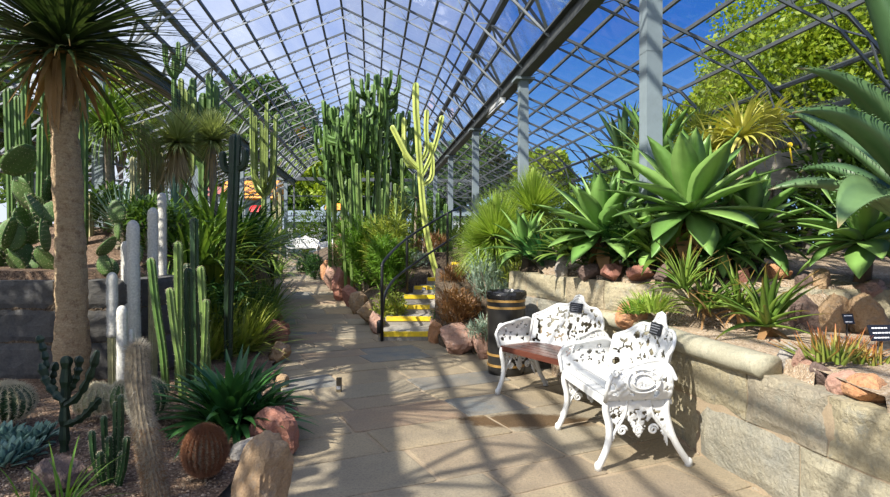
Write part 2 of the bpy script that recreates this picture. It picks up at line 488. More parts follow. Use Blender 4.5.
def height(x, y):
    "ground height; None on the paving"
    l = interp(LEFT, y)
    if x < l:
        z = zp(y) + .09 + .03*(l-x) + .45*sst(.4, 1.7, l-x)*sst(6.4, 8, y)
        if y > 5.4: z += .95*sst(-2.75, -3.35, x)*(1 if x < 0 else 0) * (1 - sst(9, 16, y)*.6)
        return z
    if y < 8.25:
        w = interp(LOWW, y)
        if x < w: return None
        if x < .75: 
            return min(.95, .16 + .42*max(0, y-6.95 - .55*max(0, .45-x)*1.2))
        t = interpx(TIER, x)
        if y < t: return .735
        return 1.04 + min(.30, .12*(y-t))
    r = interp(RPATH, y)
    if x < r: return None
    s = [(a, b) for a, b, c in STAIRS]; e = [(c, b) for a, b, c in STAIRS]
    if y < 11.6 and interp(s, y) < x < interp(e, y): return None
    if y < 11.6 and x >= interp(e, y):
        d = x - interp(e, y)
        zs = .12*(y-8.2)/.42
        return min(1.22, max(zs + .06, min(.95, .16 + .42*max(0, y-6.95))) + .2*d*0)
    d = x - r
    top = min(1.15, .12*(y-8.2)/.42+.05) if y < 11.6 else 1.15
    return max(zp(y)+.12, min(zp(y) + .14 + .55*d, max(top, zp(y)+.25)))

def make_ground():
    mb = MB()
    xs = [-14, -11, -9, -7.5] + [-6.6 + .17*i for i in range(62)] + [4.2, 5, 6, 8, 12]
    ys = [.6, 1.4, 2.0] + [2.4 + .16*i for i in range(18)] + [5.37, 5.43] + [5.5 + .16*i for i in range(40)] + [12.2 + .6*i for i in range(32)]
    ys.sort()
    idx = {}
    def vid(i, j):
        if (i, j) in idx: return idx[i, j]
        x, y = xs[i], ys[j]
        h = height(x, y)
        if h is None:
            near = [interp(LEFT, y) - .01]
            if y < 8.25: near.append(interp(LOWW, y) + .01)
            else: near += [interp(RPATH, y) + .01] + [interp([(q[c], q[1]) for q in STAIRS], y) for c in (0, 2) if y < 11.6]
            b = min(near, key=lambda q: abs(q-x))
            if abs(b-x) < .2: x = b
            h = zp(y) - .02
        h += .025*(noise.noise(Vector((x*1.7, y*1.7, 0))))
        idx[i, j] = mb.vert((x, y, h)); return idx[i, j]
    for i in range(len(xs)-1):
        for j in range(len(ys)-1):
            cx, cy = (xs[i]+xs[i+1])/2, (ys[j]+ys[j+1])/2
            if height(cx, cy) is None: continue
            mb.mi = 0 if cx < interp(LEFT, cy) else (1 if (cx > 1.0 and cy < 9) else 2)
            mb.face(vid(i, j), vid(i+1, j), vid(i+1, j+1), vid(i, j+1))
    mb.build('ground', [M['gravel'], M['gravel_light'], M['soil']], kind='structure', smooth=True)
    mb = MB()     # the land outside the glasshouse
    p = [G(-70, -12, -.06), G(70, -12, -.06), G(70, 31, -.06), G(-70, 31, -.06), G(70, 90, .6), G(-70, 90, .6)]
    i = [mb.vert(q) for q in p]
    mb.face(i[0], i[1], i[2], i[3]); mb.face(i[3], i[2], i[4], i[5])
    mb.build('ground_outside', plain_mat('mown grass', (.10, .15, .04), .9, 0, .4, 2), kind='structure')
make_ground()

# paving -------------------------------------------------------------
def paving_mat():
    m, nt, N, L = new_mat('worn sandstone flags')
    out = N('ShaderNodeOutputMaterial'); b = N('ShaderNodeBsdfPrincipled')
    rp = N('ShaderNodeValToRGB'); rp.color_ramp.interpolation = 'CONSTANT'
    e = rp.color_ramp.elements
    e[0].position = 0; e[0].color = (.31, .245, .155, 1)
    e[1].position = .92; e[1].color = (.40, .28, .15, 1)
    for p_, c_ in ((.24, (.28, .24, .17)), (.42, (.33, .265, .17)), (.60, (.26, .20, .135)), (.72, (.29, .195, .125)), (.79, (.145, .16, .165))):
        k = e.new(p_); k.color = c4(c_)
    L(attr(N, 'rnd'), rp.inputs[0])
    n1 = noise_(N, L, 3.5, 7, .7); n2 = noise_(N, L, 60, 4, .7); n3 = noise_(N, L, 1.1, 5, .6)
    c = mixc(N, L, maprange(N, L, n1, .38, .7, 0, .55), rp.outputs[0], (.36, .285, .18))
    c = mixc(N, L, maprange(N, L, n3, .42, .66, 0, .7), c, (.185, .155, .115))
    c = mixc(N, L, maprange(N, L, n2, .45, .75, 0, .75), c, (.13, .105, .08))
    # a damp brown patch in front of the seats
    tc = N('ShaderNodeTexCoord'); mp = N('ShaderNodeMapping')
    mp.inputs['Location'].default_value = (-.62*1.55, -4.6*4.3, 0); mp.inputs['Scale'].default_value = (1.55, 4.3, 1)
    L(tc.outputs['Object'], mp.inputs[0])
    ln = N('ShaderNodeVectorMath'); ln.operation = 'LENGTH'; L(mp.outputs[0], ln.inputs[0])
    ad = N('ShaderNodeMath'); ad.operation = 'ADD'; L(ln.outputs['Value'], ad.inputs[0])
    sb = N('ShaderNodeMath'); sb.operation = 'MULTIPLY'; sb.inputs[1].default_value = 1.1; L(noise_(N, L, 5, 5), sb.inputs[0]); L(sb.outputs[0], ad.inputs[1])
    wet = maprange(N, L, ad.outputs[0], 1.45, 1.2)
    c = mixc(N, L, wet, c, mixc(N, L, 1.0, c, (.36, .25, .14), 'MULTIPLY'))
    L(c, b.inputs['Base Color']); b.inputs['Roughness'].default_value = .8
    s = N('ShaderNodeMath'); s.operation = 'ADD'; L(n1, s.inputs[0])
    q = N('ShaderNodeMath'); q.operation = 'MULTIPLY'; q.inputs[1].default_value = .25; L(n2, q.inputs[0]); L(q.outputs[0], s.inputs[1])
    L(bump(N, L, s.outputs[0], .8, .025), b.inputs['Normal'])
    L(b.outputs[0], out.inputs[0])
    return m
M['paving'] = paving_mat()
def slab(mb, pts, z, g, r):
    "a flag with softened edges; pts are its four corners"
    c = sum((Vector(p) for p in pts), Vector((0, 0)))/4
    rows = []
    for ins, dz in ((0, -.02), (.004, -.004), (.014, 0)):
        row = []
        for a in range(4):
            A, B = Vector(pts[a]), Vector(pts[(a+1) % 4])
            for u in (0.03, .5, .97):
                p = A.lerp(B, u); d = (c-p).normalized()
                p = p + d*(g/2 + ins + .006*noise.noise(Vector((p[0]*9, p[1]*9, 3))))
                row.append(mb.vert((p[0], p[1], z(p[0], p[1]) + dz), r))
        rows.append(row)
    for A, B in zip(rows, rows[1:]):
        for k in range(12): mb.face(A[k], A[(k+1) % 12], B[(k+1) % 12], B[k])
    mb.face(*rows[-1])
def make_paving():
    rg = random.Random(21)
    mb = MB()
    a = R(25); ux = Vector((math.cos(a), math.sin(a))); uy = Vector((-math.sin(a), math.cos(a)))
    v = -1.0
    while v < 9.4:
        d = rg.choice((.36, .42, .48, .55))
        u = -4 - rg.random()
        while u < 6.5:
            l = rg.uniform(.5, 1.0)
            c = ux*(u+l/2) + uy*(v+d/2)
            if -.5 < c.y < 8.5 and interp(LEFT, c.y)-.5 < c.x < interp(LOWW, max(-1, min(8.2, c.y)))+.5:
                zz = rg.uniform(-.003, .003)
                j = lambda: Vector((rg.uniform(-.03, .03), rg.uniform(-.012, .012)))
                p = [ux*u+uy*v, ux*(u+l)+uy*v, ux*(u+l)+uy*(v+d), ux*u+uy*(v+d)]
                p = [q + Vector((.03*noise.noise(Vector((q.x*3, q.y*3, 0))), .03*noise.noise(Vector((q.x*3, q.y*3, 7))))) for q in p]
                slab(mb, [p[0], p[1], p[2], p[3]], (lambda x, y: max(0, .044*(y-8)) + zz), .022, rg.random())
            u += l
        v += d
    mb.build('floor', M['paving'], kind='structure')
    mb = MB()
    y = 8.35
    while y < 26.5:
        d = rg.uniform(.42, .7)
        l0, r0, l1, r1 = interp(LEFT, y)-.25, interp(RPATH, y)+.2, interp(LEFT, y+d)-.25, interp(RPATH, y+d)+.2
        n = rg.choice((2, 3, 3)); us = [0] + sorted((k + rg.uniform(-.2, .2))/n for k in range(1, n)) + [1]
        for p, q in zip(us, us[1:]):
            slab(mb, [(l0+(r0-l0)*p, y-.265*0), (l0+(r0-l0)*q, y), (l1+(r1-l1)*q, y+d), (l1+(r1-l1)*p, y+d)], lambda x, yy: zp(yy), .02, rg.random())
        y += d
    mb.build('floor_path', M['paving'], kind='structure')
    mb = MB()
    for y0, y1 in ((-1, 8), (8, 27)):
        i = [mb.vert((-9, y0, zp(y0)-.009)), mb.vert((2.6, y0, zp(y0)-.009)), mb.vert((2.6, y1, zp(y1)-.009)), mb.vert((-9, y1, zp(y1)-.009))]
        mb.face(*i)
    mb.build('floor_bedding', M['mortar'], kind='structure')
make_paving()

# masonry ------------------------------------------------------------
def block_wall(name, line, courses, z0, thick, mat, mortar, lens=(.4, .8), seed=3, lean=0.0):
    "coursed stone wall along a plan line; face towards the right-hand side of the line's direction reversed"
    rg = random.Random(seed)
    pts = resample(smooth([Vector((p[0], p[1], 0)) for p in line], 2), 120)
    ls = [0]
    for a, b in zip(pts, pts[1:]): ls.append(ls[-1] + (b-a).length)
    T = ls[-1]
    def at(s):
        s = max(0, min(T, s)); k = 0
        while k < len(ls)-2 and ls[k+1] < s: k += 1
        u = (s-ls[k])/(ls[k+1]-ls[k]); p = pts[k].lerp(pts[k+1], u)
        d = (pts[k+1]-pts[k]).normalized()
        return p, Vector((d.y, -d.x, 0))
    mb = MB(); z = z0
    for h in courses:
        s = -rg.random()*.3
        while s < T:
            l = rg.uniform(*lens); a, b = max(0, s), min(T, s+l)
            if b-a > .06:
                r = rg.random(); g = .006; nn = max(2, int((b-a)/.08)); mmz = 6
                def P3(u, w, out):
                    p, nrm = at(a+g + (b-a-2*g)*u)
                    zz = z+g + (h-2*g)*w
                    ed = min(u, 1-u)*(b-a)/.05; ew = min(w, 1-w)*h/.05
                    o = .014*min(1, ed*2)*min(1, ew*2) if out else 0
                    if out: o += .02*noise.noise(Vector((p.x*5, p.y*5, zz*5))) + .008*noise.noise(Vector((p.x*17, p.y*17, zz*17)))
                    wob = .02*noise.noise(Vector((p.x*2.3, p.y*2.3, zz*2+4)))
                    q = p + nrm*(o + lean*(zz-z0)); return Vector((q.x, q.y, zz + wob*0.5))
                grid = [[mb.vert(P3(i/nn, j/mmz, True), r) for j in range(mmz+1)] for i in range(nn+1)]
                for i in range(nn):
                    for j in range(mmz): mb.face(grid[i][j], grid[i+1][j], grid[i+1][j+1], grid[i][j+1])
                # top and sides running back
                bk = []
                for i in range(nn+1):
                    p, nrm = at(a+g+(b-a-2*g)*i/nn); q = p - nrm*thick
                    bk.append(mb.vert((q.x, q.y, z+h-g), r))
                for i in range(nn): mb.face(grid[i][mmz], grid[i+1][mmz], bk[i+1], bk[i])
                for i in (0, nn):
                    p, nrm = at(a+g+(b-a-2*g)*i/nn); q = p - nrm*thick
                    lo = mb.vert((q.x, q.y, z+g), r); mb.face(*[grid[i][j] for j in range(mmz+1)], bk[i], lo)
            s += l
        z += h
    mb.mi = 1
    prev = None
    for p in pts:
        k = pts.index(p); d = (pts[min(k+1, len(pts)-1)]-pts[max(0, k-1)]).normalized(); nrm = Vector((d.y, -d.x, 0))
        q0 = p + nrm*(-.004); q1 = p - nrm*thick
        row = [mb.vert((q0.x, q0.y, z0-.1)), mb.vert((q0.x+nrm.x*lean*(z-z0), q0.y+nrm.y*lean*(z-z0), z-.012)), mb.vert((q1.x, q1.y, z-.012)), mb.vert((q1.x, q1.y, z0-.1))]
        if prev:
            for a in range(3): mb.face(prev[a], row[a], row[a+1], prev[a+1])
        prev = row
    return mb.build(name, [mat, mortar], kind='structure', smooth=False)
# low wall behind the seats, curved, with a rounded coping
LOWLINE = [(2.1, 1.2), (1.9, 2.5), (1.76, 3.3), (1.62, 4.1), (1.60, 4.75), (1.46, 5.3), (1.25, 5.8)]
block_wall('wall_right', list(reversed(LOWLINE)), (.36, .30), 0, .3, M['wall'], M['mortar'], (.55, .95), 12)
def make_coping():
    mb = MB()
    line = resample(smooth([Vector((x, y, 0)) for x, y in [(1.78, 3.27), (1.71, 3.6), (1.62, 4.1), (1.60, 4.75), (1.46, 5.3), (1.25, 5.8)]], 2), 60)
    sec = [(.05, -.015), (.075, .01), (.085, .045), (.07, .085), (.03, .105), (-.02, .108), (-.07, .10), (-.09, .08), (-.09, -.015)]
    rows = []
    for k, p in enumerate(line):
        d = (line[min(k+1, 59)]-line[max(0, k-1)]).normalized(); n = Vector((-d.y, d.x, 0))
        rows.append([mb.vert((p.x+n.x*a, p.y+n.y*a, .655+b+.004*noise.noise(Vector((p.x*6, p.y*6, a*9))))) for a, b in sec])
    for A, B in zip(rows, rows[1:]):
        for j in range(len(sec)): j2 = (j+1) % len(sec); mb.face(A[j], A[j2], B[j2], B[j])
    mb.face(*reversed(rows[0])); mb.face(*rows[-1])
    mb.build('trim_coping', M['coping'], smooth=True, kind='structure')
make_coping()
block_wall('wall_tier', TIER, (.32, .26), .46, .35, M['wall'], M['mortar'], (.5, .9), 5)
block_wall('wall_left', [(-9, 5.30), (-6, 5.32), (-3.6, 5.3), (-3.05, 5.32), (-2.75, 5.55), (-2.62, 6.2)], (.34, .30, .26), .14, .3, M['wall_grey'], M['soil'], (.45, .8), 8)

# steps --------------------------------------------------------------
for k in range(8):
    x0, y0, x1 = STAIRS[k]
    z1 = .12*(k+1)
    xn0, yn0, xn1 = STAIRS[k+1] if k < 7 else (.3, 12.1, .9)
    t = thing('step', 'grey stone step with yellow painted nosing, %s' % ['lowest of the flight beside the handrail post', 'second from the bottom of the flight', 'third from the bottom of the flight', 'fourth up the flight', 'fifth up the flight', 'sixth up the flight, narrower where the stair bends', 'seventh up the flight, where the stair bends right', 'topmost of the flight'][k], 'step', (x0, y0, 0), 0, 'yellow nosed garden steps')
    mb = MB(); w = x1-x0
    b = [(0, 0), (w, 0), (xn1-x0+.05, yn0-y0+.12), (xn0-x0-.05, yn0-y0+.12)]
    lo = [mb.vert((x, y, -.05)) for x, y in b]; hi = [mb.vert((x, y, z1)) for x, y in b]
    mb.face(*hi); 
    for a in range(4): mb.face(lo[a], lo[(a+1) % 4], hi[(a+1) % 4], hi[a])
    mb.build('tread', M['step'], t)
    mb = MB()
    box(mb, (.02, -.012, z1-.055), (w-.02, .07, z1+.006))
    o = mb.build('nosing', M['yellow'], t, label='yellow painted nosing')

# ------------------------------------------------------------------ glasshouse frame
XC = -.62
def mir(X): return 2*XC - X
H = lambda h: h + CAMZ
A0, A1 = -5.5, 30.2
MAIN = [(mir(2.53), 2.88), (mir(1.98), 3.6), (mir(1.61), 3.95), (XC, 4.93), (1.61, 3.95), (1.98, 3.6), (2.53, 2.88)]
def truss_pts(a, b, n): return [(a[0]+(b[0]-a[0])*k/n, a[1]+(b[1]-a[1])*k/n) for k in range(n+1)]
def make_truss(A):
    mb = MB()
    g = lambda p, dh=0: G(p[0], A, H(p[1]+dh))
    for a, b in zip(MAIN, MAIN[1:]): bar(mb, g(a), g(b), .026, .04)
    mb.mi = 1
    lo = [(mir(1.98), 3.6), (mir(1.63), 3.68), (XC, 4.70), (1.63, 3.68), (1.98, 3.6)]
    lo = [(mir(1.86), 3.5), (mir(1.55), 3.74), (XC, 4.72), (1.55, 3.74), (1.86, 3.5)]
    for a, b in zip(lo, lo[1:]): bar(mb, g(a), g(b), .022, .026)
    bar(mb, g(lo[0]), g(MAIN[0]), .03, .035); bar(mb, g(lo[-1]), g(MAIN[-1]), .03, .035)
    for sgn in (0, 1):
        m = (lambda X: X) if sgn else mir
        t = truss_pts((1.61, 3.95), (XC, 4.93), 10); l = truss_pts((1.55, 3.74), (XC, 4.72), 10)
        for k in range(10):
            a, b = (t[k], l[k+1]) if k % 2 else (l[k], t[k+1])
            bar(mb, g((m(a[0]), a[1])), g((m(b[0]), b[1])), .010)
        bar(mb, g((m(1.61), 3.95)), g((m(1.72), 3.6)), .016); bar(mb, g((m(1.98), 3.6)), g((m(1.72), 3.6)), .016)
        # V struts of the side lattice
        for dA in (-.38, .38):
            bar(mb, G(m(2.50), A, H(2.95)), G(m(2.2), A+dA, H(3.3)), .045, .03)
            bar(mb, G(m(2.2), A+dA, H(3.3)), G(m(1.99), A, H(3.58)), .03, .03)
    mb.build('roof_truss', [M['steel'], M['steel_lit']], kind='structure')
SIDE = [(2.62, 2.92), (4.5, 2.16), (5.2, 1.5), (5.45, 1.28)]
def make_side_truss(A, m):
    mb = MB(); g = lambda p: G(m(p[0]), A, H(p[1])); mb.mi = 1 if m is mir else 0
    for a, b in zip(SIDE, SIDE[1:]): bar(mb, g(a), g(b), .026, .04)
    lo = [(2.62, 2.74), (4.42, 2.0), (5.12, 1.3), (5.42, .9)]
    for a, b in zip(lo, lo[1:]): bar(mb, g(a), g(b), .022, .026)
    t = truss_pts(SIDE[0], SIDE[1], 8); l = truss_pts(lo[0], lo[1], 8)
    for k in range(8):
        a, b = (t[k], l[k+1]) if k % 2 else (l[k], t[k+1]); bar(mb, g(a), g(b), .010)
    t = truss_pts(SIDE[1], SIDE[2], 3); l = truss_pts(lo[1], lo[2], 3)
    for k in range(3):
        a, b = (t[k], l[k+1]) if k % 2 else (l[k], t[k+1]); bar(mb, g(a), g(b), .016)
    bar(mb, G(m(5.45), A, -.1), G(m(5.45), A, H(1.28)), .06, .08)
    mb.build('roof_truss', [M['steel'], M['steel_lit']], kind='structure')
k = -4
while True:
    A = 5.13 + 1.523*k
    if A > A1: break
    make_truss(A)
    make_side_truss(A, lambda X: X); make_side_truss(A, mir)
    k += 1
def purlin(X, h, w, hh, mat='steel', name='roof_purlin'):
    mb = MB(); bar(mb, G(X, A0, H(h)), G(X, A1, H(h)), w, hh)
    mb.build(name, M[mat], kind='structure')
for k in range(6):
    u = k/5; X = XC + (1.61-XC)*u; h = 4.93 + (3.95-4.93)*u + .045
    purlin(X, h, .042, .05)
    if k: purlin(mir(X), h, .042, .05)
for m in ((lambda X: X), mir):
    purlin(m(2.0), 3.62, .09, .09); purlin(m(2.2), 3.3, .05, .06); purlin(m(1.8), 3.79, .03, .04)
    for k in range(1, 6):
        u = k/5; purlin(m(2.62+(4.5-2.62)*u), 2.92+(2.16-2.92)*u+.045, .036, .042)
    purlin(m(4.88), 1.83, .04, .05); purlin(m(5.2), 1.52, .05, .06); purlin(m(5.45), 1.28, .1, .1)
    mb = MB()
    for X0, X1, z0, z1 in ((2.44, 2.62, 2.94, 2.965), (2.44, 2.62, 2.70, 2.725), (2.515, 2.545, 2.725, 2.94)):
        p = [G(m(X), A, H(z)) for A in (A0, A1) for X, z in ((X0, z0), (X1, z0), (X1, z1), (X0, z1))]
        i = [mb.vert(q) for q in p]
        for f in ((0, 1, 2, 3), (7, 6, 5, 4), (0, 4, 5, 1), (1, 5, 6, 2), (2, 6, 7, 3), (3, 7, 4, 0)): mb.face(*[i[a] for a in f])
    mb.build('roof_beam', M['beam'], kind='structure')
def column(X, A):
    mb = MB(); w = .075
    p = [G(X+a*w, A+b*w, z) for z in (-.1, H(2.70)) for a, b in ((-1, -1), (1, -1), (1, 1), (-1, 1))]
    i = [mb.vert(q) for q in p]
    for f in ((3, 2, 1, 0), (4, 5, 6, 7), (0, 1, 5, 4), (1, 2, 6, 5), (2, 3, 7, 6), (3, 0, 4, 7)): mb.face(*[i[a] for a in f])
    p = [G(X+a*.16, A+b*.16, z) for z in (H(2.66), H(2.70)) for a, b in ((-1, -1), (1, -1), (1, 1), (-1, 1))]
    i = [mb.vert(q) for q in p]
    for f in ((3, 2, 1, 0), (4, 5, 6, 7), (0, 1, 5, 4), (1, 2, 6, 5), (2, 3, 7, 6), (3, 0, 4, 7)): mb.face(*[i[a] for a in f])
    for z in (2.2, 3.1):      # joint bands
        box_ = [G(X+a*.078, A+b*.078, zz) for zz in (z, z+.012) for a, b in ((-1, -1), (1, -1), (1, 1), (-1, 1))]
        i = [mb.vert(q) for q in box_]
        for f in ((0, 1, 5, 4), (1, 2, 6, 5), (2, 3, 7, 6), (3, 0, 4, 7), (4, 5, 6, 7), (3, 2, 1, 0)): mb.face(*[i[a] for a in f])
    mb.build('steel_column', M['post'], kind='structure')
for k in range(-1, 6): column(2.53, 5.13 + 4.57*k)
for k in range(-2, 5): column(mir(2.53), 8.84 + 4.57*k)
# glazing
def pane(name, pts, mat):
    mb = MB(); i = [mb.vert(p) for p in pts]; mb.face(*i); mb.build(name, mat, kind='structure')
n = 1
for m in ((lambda X: X), mir):
    prof = [(XC, 5.02), (1.62, 4.04), (2.04, 3.66), (2.6, 2.95), (4.52, 2.25), (5.25, 1.55), (5.5, 1.3), (5.5, -1.4)]
    for j, (a, b) in enumerate(zip(prof, prof[1:])):
        pane('window_%d' % n, [G(m(a[0]), A0, H(a[1])), G(m(b[0]), A0, H(b[1])), G(m(b[0]), A1, H(b[1])), G(m(a[0]), A1, H(a[1]))], M['dirty_glass'] if j == 2 else M['glass'])
        n += 1
def make_gable():
    mb = MB(); A = A1+.05
    for z, t in ((1.0, .06), (1.75, .05), (2.6, .05), (3.6, .05), (4.45, .16), (5.5, .05)): bar(mb, G(-6.6, A, z), G(5.4, A, z), t, t)
    for X in (-6.4, -5.1, -3.8, -2.2, -.62, 1.0, 2.5, 3.9, 5.2): bar(mb, G(X, A, 0), G(X, A, 6.3 - .42*abs(X-XC)), .09, .08)
    for s in (1, -1): bar(mb, G(XC, A, 6.35), G(XC+s*2.3, A, 5.35), .08, .1); bar(mb, G(XC+s*2.3, A, 5.35), G(XC+s*3.15, A, 4.3), .08, .1); bar(mb, G(XC+s*3.15, A, 4.3), G(XC+s*6.1, A, 2.7), .08, .1)
    mb.build('wall_back', M['steel'], kind='structure')
    pane('window_%d' % n, [G(-6.6, A+.05, 0), G(5.4, A+.05, 0), G(5.4, A+.05, 2.7), G(2.53, A+.05, 4.3), G(XC, A+.05, 6.3), G(mir(2.53), A+.05, 4.3), G(-6.6, A+.05, 2.7)], M['glass'])
make_gable()

# ================================================================== rocks
def rock(px, py, w, h, mat, label, dep=None, z=None, seed=0, tilt=0.0, Y=None, rz=None, group='edging rocks', name='rock', squash=.85, sharp=8):
    """a faceted boulder: px is its middle, py the pixel row of its foot, w and h its size in pixels there"""
    rg = random.Random(seed*13+5)
    if Y is None:
        z = z if z is not None else 0.0
        Y = F*(CAMZ-z)/(py-240)
    c = P(px, py, Y)
    W, Hh = w/F*Y, h/F*Y
    D = dep if dep else (W*.75+Hh*.25)
    bm = bmesh.new()
    bmesh.ops.create_icosphere(bm, subdivisions=4, radius=1)
    pl = [(rsph(rg), rg.uniform(.42, .8)) for _ in range(sharp)]
    for v in bm.verts:
        p = v.co.copy()
        for n, d in pl:
            k = p.dot(n)
            if k > d: p -= n*(k-d)*.93
        p *= 1 + .10*noise.noise(p*2.2+Vector((seed, 0, 0))) + .07*noise.noise(p*5+Vector((seed, 3, 0))) + .035*noise.noise(p*13+Vector((seed, 3, 5)))
        v.co = p
    lo = [min(v.co[i] for v in bm.verts) for i in range(3)]; hi = [max(v.co[i] for v in bm.verts) for i in range(3)]
    rot = Matrix.Rotation(tilt, 3, 'Y') @ Matrix.Rotation(rg.uniform(-.3, .3) if rz is None else rz, 3, 'Z')
    for v in bm.verts:
        p = Vector([(v.co[i]-lo[i])/(hi[i]-lo[i])-.5 for i in range(3)])
        p = Vector((p.x*W, p.y*D, p.z*Hh*1.12))
        v.co = rot @ p + Vector((0, D*.35, Hh*.46))
    me = bpy.data.meshes.new(name); bm.to_mesh(me); bm.free()
    me.materials.append(M[mat])
    o = bpy.data.objects.new(name, me); COL.objects.link(o)
    o.location = c
    return tag(o, label, 'rock', group)
E1 = 'rocks edging the path'
rock(255, 534, 60, 92, 'rock_tan', 'big tan rock at the bottom edge, nearest of the path edging', seed=57, tilt=.3, group=E1, dep=.35)
rock(243, 474, 40, 28, 'rock_grey', 'flat grey topped rock leaning on the big tan edging rock', seed=52, tilt=-.3, group=E1, dep=.25)
rock(272, 458, 56, 46, 'rock_red', 'dark red wedge shaped rock just behind the big tan edging rock', seed=2, tilt=.2, group=E1, dep=.35)
rock(284, 432, 26, 28, 'rock_pink', 'small pale pink edging rock tucked behind the dark red wedge', seed=3, group=E1)
rock(284, 412, 16, 16, 'rock_pink', 'little pink edging rock half under the dark green strappy leaves', seed=4, group=E1)
rock(281, 388, 14, 13, 'rock_tan', 'small tan edging rock at the far tip of the dark strappy clump', seed=44, group=E1)
rock(277, 364, 24, 22, 'rock_tan', 'tan edging rock below a lumpy red one, left of the path', seed=5, group=E1)
rock(274, 348, 28, 28, 'rock_red', 'lumpy red edging rock on the left of the path', seed=6, group=E1)
rock(270, 330, 24, 20, 'rock_red', 'low red edging rock under the spiky bush left of the path', seed=7, group=E1)
rock(278, 356, 16, 14, 'rock_red', 'small red edging rock nestled against the lumpy one', seed=45, group=E1)
rock(264, 338, 18, 18, 'rock_red', 'red edging rock half hidden by the spiky bush', seed=46, group=E1)
rock(270, 318, 14, 12, 'rock_pink', 'farthest visible pink edging rock left of the path', seed=8, Y=10, group=E1)
RY = lambda py: 1039/((py-240)+26.1)
for i, (x, y, w, h, m, tl, lab) in enumerate((
    (376, 334, 16, 22, 'rock_pink', 0, 'rounded pinkish rock at the foot of the handrail post'),
    (368, 325, 22, 24, 'rock_tan', -.2, 'tan rock next to the handrail post rock, right of the path'),
    (358, 314, 20, 22, 'rock_tan', -.35, 'thin leaning tan slab in the right path edging'),
    (350, 307, 18, 22, 'rock_red', -.3, 'leaning red slab between the tan slab and the tall red rock'),
    (342, 301, 24, 34, 'rock_red', -.25, 'tall red rock standing right of the path below the leafy shrubs'),
    (333, 291, 20, 27, 'rock_pink', -.25, 'upright pink rock behind the tall red one, right of the path'),
    (326, 282, 16, 22, 'rock_orange', -.1, 'orange rock beside the clipped round bush, right of the path'))):
    rock(x, y, w, h, m, lab, seed=60+i, Y=RY(y), tilt=tl, group=E1, dep=.32)
E2 = 'rocks beside the steps'
rock(437, 344, 19, 24, 'rock_orange', 'orange red rock at the right foot of the steps', seed=15, group=E2)
rock(458, 355, 36, 30, 'rock_pink', 'big square pink rock under the rusty brown shrub', seed=16, group=E2, dep=.4)
rock(482, 359, 22, 26, 'rock_pink', 'pinkish rock between the big square pink rock and the bin', seed=17, group=E2)
rock(437, 327, 14, 15, 'rock_pink', 'small pink rock at the right edge of the second step', seed=18, Y=8.6, group=E2)
rock(437, 316, 15, 17, 'rock_grey', 'grey rock at the right edge of the third step', seed=19, Y=9.0, group=E2)
rock(468, 285, 17, 30, 'rock_grey', 'upright pale grey block beside the upper steps', seed=20, Y=9.4, group=E2, sharp=5)
rock(444, 303, 13, 12, 'rock_tan', 'small tan rock at the right edge of the middle steps', seed=21, Y=9.6, group=E2)
E3 = 'rocks on the low wall'
rock(795, 375, 24, 31, 'rock_grey', 'rounded pinkish grey rock at the end of the coping', seed=22, Y=3.3, group=E3, dep=.15)
rock(812, 381, 26, 32, 'rock_pink', 'smooth pink rock touching the coping end rock', seed=23, Y=3.15, group=E3, dep=.14)
rock(832, 390, 24, 24, 'rock_dark', 'dark brown rock between pink rocks on the low wall', seed=24, Y=3.0, group=E3, dep=.14)
rock(852, 400, 34, 27, 'rock_pink', 'pink wedge rock left of the orange one on the low wall', seed=25, Y=2.85, group=E3, tilt=-.3, dep=.16)
rock(880, 411, 40, 33, 'rock_orange', 'orange rock at the near end of the low wall', seed=26, Y=2.7, group=E3, dep=.2)
rock(632, 330, 32, 26, 'rock_orange', 'flat orange rock in the bed behind the wooden slatted seat', seed=27, Y=4.75, group=E3)
E4 = 'rocks in the upper terrace edge'
rock(808, 292, 17, 18, 'rock_dark', 'dark brown stone on the terrace edge left of the square tan block', seed=28, Y=4.5, group=E4)
rock(826, 294, 27, 25, 'rock_tan', 'square tan block on the terrace edge', seed=29, Y=4.48, group=E4, sharp=5)
rock(877, 302, 32, 22, 'rock_pink', 'rounded pink brown stone on the terrace edge, nearest the big agave', seed=30, Y=4.38, group=E4)
rock(814, 338, 34, 44, 'rock_dark', 'blue grey slab leaning in the terrace face', seed=31, Y=4.28, group=E4, dep=.2)
rock(841, 340, 36, 46, 'rock_tan', 'pointed tan slab in the terrace face behind a small plant label', seed=32, Y=4.2, group=E4, dep=.2)
rock(875, 342, 40, 48, 'rock_tan', 'broad tan stone in the terrace face behind the larger plant label', seed=33, Y=4.15, group=E4, dep=.2)
rock(784, 284, 24, 20, 'rock_orange', 'pale orange rock on the gravel above the aloe', seed=34, Y=4.75, group=E4)
rock(745, 286, 18, 18, 'rock_red', 'red rock at the left end of the sunny gravel terrace', seed=35, Y=4.7, group=E4)
for i, (x, w, m, l) in enumerate(((591, 24, 'rock_dark', 'dark brown stone in the terrace edge, first from the pale upright one'), (615, 28, 'rock_red', 'reddish stone in the terrace edge under the drooping agave leaf'), (643, 28, 'rock_red', 'reddish stone in the terrace edge right of the drooping agave leaf'), (669, 24, 'rock_dark', 'dark brown stone in the terrace edge under the largest agave'))):
    rock(x, 281-i*.0, w, 17, m, l, seed=36+i, Y=5.42-.24*i, group=E4)
rock(563, 280, 18, 26, 'rock_grey', 'upright pale grey stone at the terrace edge behind the slatted seat', seed=41, Y=5.95, group=E4)
rock(53, 493, 46, 30, 'rock_dark', 'flat dark brown stone on the gravel behind the grass blades', seed=42, z=.12, group='stones on the gravel')
rock(47, 392, 10, 16, 'rock_pink', 'small pink stone on the gravel by the dark branched cactus', seed=43, z=.15, group='stones on the gravel')

